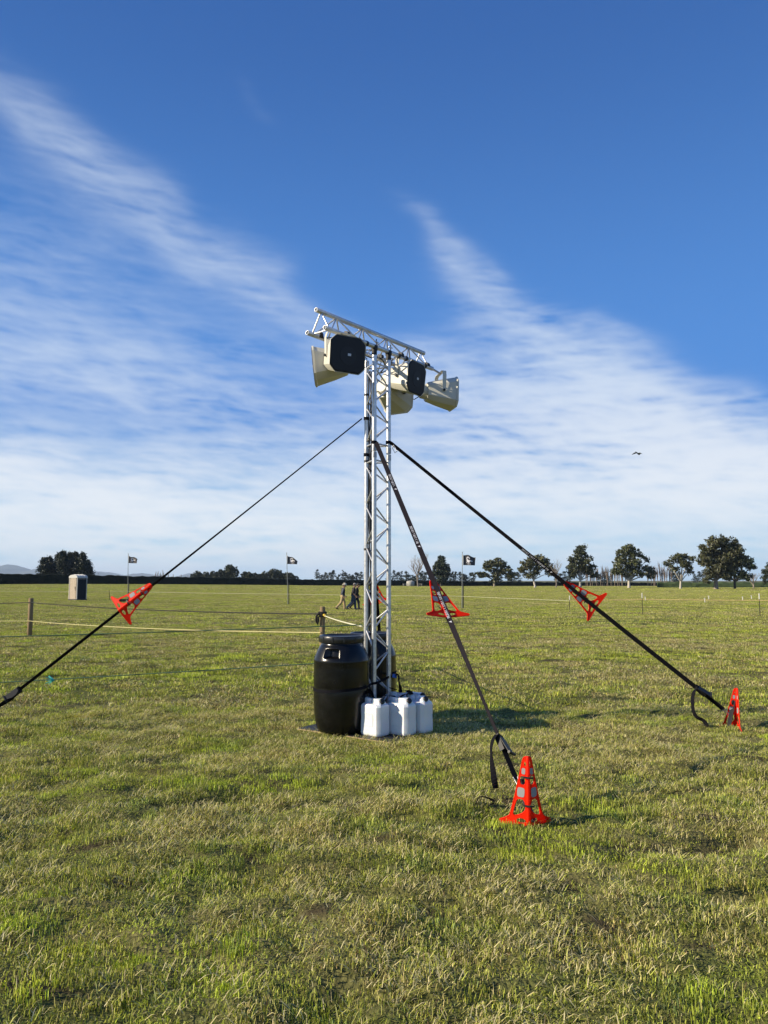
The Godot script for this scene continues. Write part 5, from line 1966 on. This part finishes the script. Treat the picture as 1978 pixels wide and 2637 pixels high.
func person(label: String, foot: Vector3, turn: float, cl: Dictionary, hat: String) -> void:
	# walks along +x; near arm and far arm, rear leg pushed back, front leg bearing
	var t := thing("person", label, "person", foot, turn, "people walking across the paddock")
	var skin: Color = cl.skin
	var shirt: Color = cl.shirt
	var trs: Color = cl.trousers
	var shoe: Color = cl.shoes
	var slv: Color = cl.sleeve
	var fa: Color = cl.forearm
	var hip := Vector3(0.0, 0.90, 0.0)
	var neck := Vector3(cl.bow * 0.5 + 0.05, 1.42, 0.0)
	var head := Vector3(cl.bow + 0.08, 1.585, 0.0)
	var caps := [
		[hip + Vector3(0, 0.0, 0.075), hip + Vector3(0, 0.0, -0.075), 0.115, 0.115, trs],
		[hip + Vector3(0.01, 0.10, 0.06), hip + Vector3(0.01, 0.10, -0.06), 0.125, 0.125, shirt],
		[hip + Vector3(0.03, 0.2, 0.05), Vector3(0.055, 1.26, 0.06), 0.122, 0.118, shirt],
		[hip + Vector3(0.03, 0.2, -0.05), Vector3(0.055, 1.26, -0.06), 0.122, 0.118, shirt],
		[Vector3(0.04, 1.37, 0.15), Vector3(0.04, 1.37, -0.15), 0.072, 0.072, shirt],
		[Vector3(0.045, 1.40, 0), neck + Vector3(0.01, 0.06, 0), 0.062, 0.055, skin],
	]
	var sw: float = cl.swing
	# legs
	for s in [[1.0, sw], [-1.0, -sw]]:
		var zz: float = 0.085 * s[0]
		var f: float = s[1]
		var h0 := hip + Vector3(0, -0.02, zz)
		var knee: Vector3
		var ankle: Vector3
		var toe: Vector3
		if f > 0.0:
			knee = Vector3(0.14, 0.49, zz)
			ankle = Vector3(0.17, 0.075, zz)
			toe = ankle + Vector3(0.17, -0.035, 0.01 * s[0])
		else:
			knee = Vector3(-0.10, 0.48, zz)
			ankle = Vector3(-0.40, 0.17, zz)
			toe = ankle + Vector3(0.12, -0.13, 0.01 * s[0])
		caps.append([h0, knee, 0.110, 0.078, trs])
		caps.append([knee, ankle, 0.080, 0.064, trs])
		caps.append([ankle + Vector3(-0.03, -0.035, 0), toe, 0.040, 0.034, shoe])
	# arms
	var wrists := []
	for s in [[1.0, cl.near_arm], [-1.0, cl.far_arm]]:
		var sh := Vector3(0.04, 1.365, 0.19 * s[0])
		var el: Vector3 = sh + Vector3(s[1][0], -0.27, 0.035 * s[0])
		var wr: Vector3 = el + Vector3(s[1][1], s[1][2], -0.01 * s[0])
		caps.append([sh, el, 0.066, 0.054, slv])
		caps.append([el, wr, 0.042, 0.029, fa])
		wrists.append([wr, (wr - el).normalized(), s[0]])
	# neck to head, coarse, so that body and head share a surface
	caps.append([neck + Vector3(0.02, 0.05, 0), head, 0.055, 0.082, skin])
	var st := new_st()
	blob(st, caps, 0.022, 0.045)
	for w in wrists:
		blob(st, hand_caps(w[0] - w[1] * 0.01, w[1], Vector3(1, 0, 0), skin), 0.0065, 0.008)
	# face: skull, jaw, brow, nose, lips, ears
	var hair: Color = cl.hair
	var hc := [
		[head + Vector3(-0.015, 0.035, 0), head + Vector3(0.0, 0.04, 0), 0.098, 0.092, skin],
		[head + Vector3(0.03, -0.05, 0.0), head + Vector3(0.055, -0.082, 0), 0.062, 0.036, skin],
		[head + Vector3(0.078, 0.012, 0.028), head + Vector3(0.078, 0.012, -0.028), 0.014, 0.014, skin],
		[head + Vector3(0.088, 0.0, 0), head + Vector3(0.108, -0.03, 0), 0.010, 0.015, skin],
		[head + Vector3(0.086, -0.060, 0.018), head + Vector3(0.086, -0.060, -0.018), 0.009, 0.009, Color(0.30, 0.10, 0.08)],
		[head + Vector3(0.082, -0.006, 0.034), head + Vector3(0.083, -0.006, 0.036), 0.009, 0.009, Color(0.03, 0.025, 0.02)],
		[head + Vector3(0.082, -0.006, -0.034), head + Vector3(0.083, -0.006, -0.036), 0.009, 0.009, Color(0.03, 0.025, 0.02)],
		[head + Vector3(-0.005, 0.0, 0.088), head + Vector3(-0.012, -0.03, 0.086), 0.016, 0.012, skin],
		[head + Vector3(-0.005, 0.0, -0.088), head + Vector3(-0.012, -0.03, -0.086), 0.016, 0.012, skin],
	]
	blob(st, hc, 0.009, 0.014)
	var m := mat(Color.WHITE, 0.8)
	m.vertex_color_use_as_albedo = true
	part("body", st, m, t)
	var hs := new_st()
	blob(hs, [[head + Vector3(-0.05, 0.03, 0), head + Vector3(-0.06, -0.05, 0), 0.085, 0.06, hair], [head + Vector3(-0.02, 0.06, 0.02), head + Vector3(-0.02, 0.06, -0.02), 0.092, 0.092, hair]], 0.012, 0.02)
	part("hair", hs, m, t)
	var ht := new_st()
	var hm := mat(cl.hat, 0.85)
	if hat == "brim":
		lathe(ht, [Vector2(0.0, 0.10), Vector2(0.185, 0.045), Vector2(0.19, 0.052), Vector2(0.118, 0.078), Vector2(0.108, 0.10), Vector2(0.098, 0.155), Vector2(0.06, 0.175), Vector2(0, 0.178)], 24, Transform3D(Basis(Vector3(0, 0, 1), -0.25), head + Vector3(0.0, -0.01, 0)))
	else:
		lathe(ht, [Vector2(0.0, 0.055), Vector2(0.112, 0.055), Vector2(0.112, 0.085), Vector2(0.098, 0.125), Vector2(0.06, 0.150), Vector2(0, 0.155)], 24, Transform3D(Basis(Vector3(0, 0, 1), -0.1), head + Vector3(-0.01, -0.005, 0)))
		box(ht, Transform3D(Basis(Vector3(0, 0, 1), -0.22), head + Vector3(0.15, 0.045, 0)), Vector3(0.11, 0.010, 0.15), 0.004)
	part("hat", ht, hm, t)


func build_people() -> void:
	var skin := Color(0.42, 0.24, 0.16)
	person("person in dark navy top, tan trousers and pale brimmed hat, walking behind", on_ground(-2.72, -48.6), 0.25, {"skin": skin, "shirt": Color(0.012, 0.014, 0.028), "sleeve": Color(0.09, 0.095, 0.12), "forearm": Color(0.09, 0.095, 0.12), "trousers": Color(0.36, 0.26, 0.14), "shoes": Color(0.03, 0.03, 0.03), "hair": Color(0.15, 0.12, 0.09), "hat": lin(0.62, 0.58, 0.48), "bow": 0.05, "swing": -1.0, "near_arm": [-0.10, 0.10, -0.22], "far_arm": [0.05, 0.14, -0.2]}, "brim")
	person("person in dark polo, blue jeans and grey cap, middle of the three", on_ground(-2.03, -48.7), 0.2, {"skin": skin, "shirt": Color(0.020, 0.018, 0.022), "sleeve": Color(0.020, 0.018, 0.022), "forearm": skin, "trousers": Color(0.035, 0.055, 0.10), "shoes": Color(0.12, 0.12, 0.13), "hair": Color(0.10, 0.09, 0.08), "hat": lin(0.30, 0.29, 0.27), "bow": 0.04, "swing": -1.0, "near_arm": [-0.08, 0.17, -0.19], "far_arm": [0.08, 0.12, -0.2]}, "cap")
	person("person in black clothes and black cap, half hidden, walking in front", on_ground(-1.84, -49.2), 0.15, {"skin": skin, "shirt": Color(0.014, 0.014, 0.018), "sleeve": Color(0.014, 0.014, 0.018), "forearm": Color(0.014, 0.014, 0.018), "trousers": Color(0.014, 0.017, 0.028), "shoes": Color(0.02, 0.02, 0.02), "hair": Color(0.05, 0.04, 0.03), "hat": lin(0.02, 0.02, 0.025), "bow": 0.07, "swing": 1.0, "near_arm": [-0.02, 0.10, -0.23], "far_arm": [0.05, 0.14, -0.2]}, "cap")


# ---------------------------------------------------------------- portable toilet, tank, tables
func build_far_things() -> void:
	var base := on_ground(-29.05, -70.4)
	var t := thing("portable_toilet", "portable toilet with beige door and white domed roof", "portable toilet", base, 1.08)
	# local: door looks along -x, dark side wall along +z
	var w := 1.12
	var d := 1.12
	var h := 2.05
	var st := new_st()
	box(st, at(Vector3(0, 0.06, 0)), Vector3(w + 0.06, 0.12, d + 0.06), 0.015)
	part("skid", st, mat(lin(0.05, 0.05, 0.055), 0.8), t)
	var grey := mat(lin(0.022, 0.026, 0.034), 0.7, 0.0, 0.25)
	st = new_st()
	box(st, at(Vector3(0, 0.12 + h * 0.5, 0)), Vector3(w - 0.04, h, d - 0.04), 0.01)
	part("cabin", st, grey, t)
	var trim := mat(lin(0.50, 0.47, 0.42), 0.6)
	for sx in [-1.0, 1.0]:
		for sz in [-1.0, 1.0]:
			st = new_st()
			box(st, at(Vector3(sx * (w * 0.5 - 0.03), 0.12 + h * 0.5, sz * (d * 0.5 - 0.03))), Vector3(0.085, h, 0.085), 0.012)
			part("corner_post", st, trim, t)
	for i in 7:
		for f in [Vector3(0, 0, 1), Vector3(1, 0, 0)]:
			st = new_st()
			var off := -0.36 + 0.12 * i
			box(st, at(Vector3(0, 2.02, 0) + f * (w * 0.5 - 0.018) + Vector3(f.z, 0, f.x) * off), Vector3(0.012 + 0.07 * f.z, 0.05, 0.012 + 0.07 * f.x), 0.003)
			part("vent_slot", st, trim, t)
	st = new_st()
	var prof := PackedVector2Array([Vector2(-0.47, 0), Vector2(0.47, 0), Vector2(0.47, 1.86)])
	for i in 9:
		var a := lerpf(0.0, PI, i / 8.0)
		prof.append(Vector2(0.47 * cos(a), 1.86 + 0.16 * sin(a)))
	var rg0 := PackedVector3Array()
	var rg1 := PackedVector3Array()
	for p in prof:
		rg0.append(Vector3(-w * 0.5 + 0.02, 0.13 + p.y, p.x * 0.92))
		rg1.append(Vector3(-w * 0.5 - 0.022, 0.13 + p.y, p.x * 0.90))
	loft(st, [rg0, rg1], -1, true, true)
	var dm := mat(lin(0.50, 0.43, 0.34), 0.6)
	tri_map(dm, noise_tex(0.012, Color(0.78, 0.74, 0.70), Color(1, 1, 1), 41), 1.3)
	var door := part("door", st, dm, t)
	st = new_st()
	box(st, at(Vector3(-w * 0.5 - 0.04, 1.18, 0.33)), Vector3(0.03, 0.20, 0.06), 0.008)
	part("latch", st, M.dark_metal, door)
	st = new_st()
	box(st, at(Vector3(-w * 0.5 - 0.035, 0.98, 0.38)), Vector3(0.02, 0.10, 0.06), 0.006)
	part("door_handle", st, M.dark_metal, door)
	# barrel roof, ribbed
	st = new_st()
	var rings := []
	for x in [-0.60, -0.58, 0.58, 0.60]:
		var ring := PackedVector3Array()
		var k := 0.97 if absf(x) > 0.59 else 1.0
		for i in 13:
			var a := lerpf(0.0, PI, i / 12.0)
			ring.append(Vector3(x, 2.14 + 0.27 * pow(sin(a), 0.8) * k, 0.60 * cos(a) * k))
		ring.append(Vector3(x, 2.10, -0.60 * k))
		ring.append(Vector3(x, 2.10, 0.60 * k))
		rings.append(ring)
	loft(st, rings, -1, true, true)
	var roof_white := mat(lin(0.50, 0.50, 0.48), 0.6)
	var roof := part("roof", st, roof_white, t)
	for x in [-0.32, 0.0, 0.32]:
		st = new_st()
		var pts := []
		for i in 11:
			var a := lerpf(0.12, PI - 0.12, i / 10.0)
			pts.append(Vector3(x, 2.14 + 0.275 * pow(sin(a), 0.8), 0.605 * cos(a)))
		tube(st, pts, 0.035, 6)
		part("roof_rib", st, roof_white, roof)
	# low dark trough and a thin stick beside it
	var tr := thing("feed_trough", "low dark trough on the grass right of the portable toilet", "trough", on_ground(-23.1, -65.8))
	st = new_st()
	loft(st, [PackedVector3Array([Vector3(-0.36, 0, -0.2), Vector3(0.36, 0, -0.2), Vector3(0.36, 0, 0.2), Vector3(-0.36, 0, 0.2)]), PackedVector3Array([Vector3(-0.5, 0.24, -0.27), Vector3(0.5, 0.24, -0.27), Vector3(0.5, 0.24, 0.27), Vector3(-0.5, 0.24, 0.27)]), PackedVector3Array([Vector3(-0.46, 0.24, -0.23), Vector3(0.46, 0.24, -0.23), Vector3(0.46, 0.24, 0.23), Vector3(-0.46, 0.24, 0.23)]), PackedVector3Array([Vector3(-0.34, 0.06, -0.17), Vector3(0.34, 0.06, -0.17), Vector3(0.34, 0.06, 0.17), Vector3(-0.34, 0.06, 0.17)])], -1, true, true)
	part("tub", st, M.rubber, tr)
	st = new_st()
	for s in [-1.0, 1.0]:
		box(st, at(Vector3(s * 0.5, 0.225, 0)), Vector3(0.05, 0.03, 0.5), 0.006)
	part("rim", st, M.rubber, tr)
	var sk := thing("thin_stake", "thin dark stick between the portable toilet and the trough", "stake", on_ground(-26.3, -71.2))
	st = new_st()
	tube(st, [Vector3(0, -0.05, 0), Vector3(-0.03, 0.5, 0), Vector3(-0.06, 0.95, 0)], [0.025, 0.022, 0.015], 6)
	part("rod", st, M.dark_metal, sk)
	# water tank by the hedge
	var tk := thing("water_tank", "pale round concrete water tank in front of the far hedge", "tank", on_ground(11.6, -325.0))
	st = new_st()
	lathe(st, [Vector2(0, -0.2), Vector2(1.75, -0.2), Vector2(1.75, 1.95), Vector2(1.68, 2.05), Vector2(0.9, 2.3), Vector2(0, 2.38)], 40, Transform3D.IDENTITY)
	part("shell", st, M.concrete, tk)
	st = new_st()
	lathe(st, [Vector2(0, 2.25), Vector2(0.35, 2.25), Vector2(0.35, 2.45), Vector2(0, 2.5)], 16, at(Vector3(0.5, 0, 0.3)))
	part("hatch", st, M.concrete, tk)
	for q in [[9.2, -318.0, 0.2, "pale picnic table left of the water tank"], [15.3, -318.0, -0.1, "pale picnic table right of the leafless tall tree"]]:
		var tb := thing("picnic_table", q[3], "picnic table", on_ground(q[0], q[1]), q[2], "picnic tables by the far hedge")
		st = new_st()
		box(st, at(Vector3(0, 1.0, 0)), Vector3(2.3, 0.10, 0.9), 0.01)
		part("table_top", st, M.pale_wood, tb)
		for s in [-1.0, 1.0]:
			st = new_st()
			box(st, at(Vector3(0, 0.55, s * 0.85)), Vector3(2.3, 0.09, 0.32), 0.01)
			part("bench", st, M.pale_wood, tb)
			st = new_st()
			tube(st, [Vector3(s * 0.85, 0, 0.95), Vector3(s * 0.85, 0.98, 0.25)], 0.06, 6)
			tube(st, [Vector3(s * 0.85, 0, -0.95), Vector3(s * 0.85, 0.98, -0.25)], 0.06, 6)
			part("leg_frame", st, M.pale_wood, tb)


func build_bird() -> void:
	var t := thing("bird", "small dark bird flying in the right half of the sky", "bird", Vector3(13.93, 8.53, -40.0), 0.0)
	var dark := Color(0.055, 0.075, 0.075)
	var pale := Color(0.24, 0.27, 0.24)
	t.basis = Basis(Vector3(0, 0, 1), -0.55) * Basis(Vector3.UP, 0.5)
	var st := new_st()
	# body towards +x: chest, head, beak, tail
	blob(st, [[Vector3(-0.08, 0, 0), Vector3(0.06, 0.01, 0), 0.028, 0.045, dark], [Vector3(0.06, 0.01, 0), Vector3(0.125, 0.03, 0), 0.04, 0.028, dark], [Vector3(0.14, 0.03, 0), Vector3(0.175, 0.026, 0), 0.014, 0.004, pale], [Vector3(-0.08, 0, 0), Vector3(-0.2, -0.005, 0), 0.024, 0.014, dark], [Vector3(-0.2, -0.005, 0.025), Vector3(-0.2, -0.005, -0.025), 0.012, 0.012, dark]], 0.009, 0.02)
	var m := mat(Color.WHITE, 0.7)
	m.vertex_color_use_as_albedo = true
	part("body", st, m, t)
	for s in [-1.0, 1.0]:
		st = new_st()
		var rings := []
		for q in [[0.03, 0.03, 0.015, 0.12], [0.12, 0.06, 0.012, 0.13], [0.22, 0.05 if s > 0 else 0.02, 0.009, 0.11], [0.31, 0.02 if s > 0 else -0.06, 0.006, 0.075], [0.37, -0.01 if s > 0 else -0.12, 0.003, 0.02]]:
			var c := Vector3(0.04 - 0.15 * q[0], q[1], q[0] * s)
			rings.append(PackedVector3Array([c + Vector3(q[3] * 0.45, 0, 0), c + Vector3(0, q[2], 0), c + Vector3(-q[3] * 0.55, 0, 0), c + Vector3(0, -q[2] * 0.4, 0)]))
		loft(st, rings, 1, true, true)
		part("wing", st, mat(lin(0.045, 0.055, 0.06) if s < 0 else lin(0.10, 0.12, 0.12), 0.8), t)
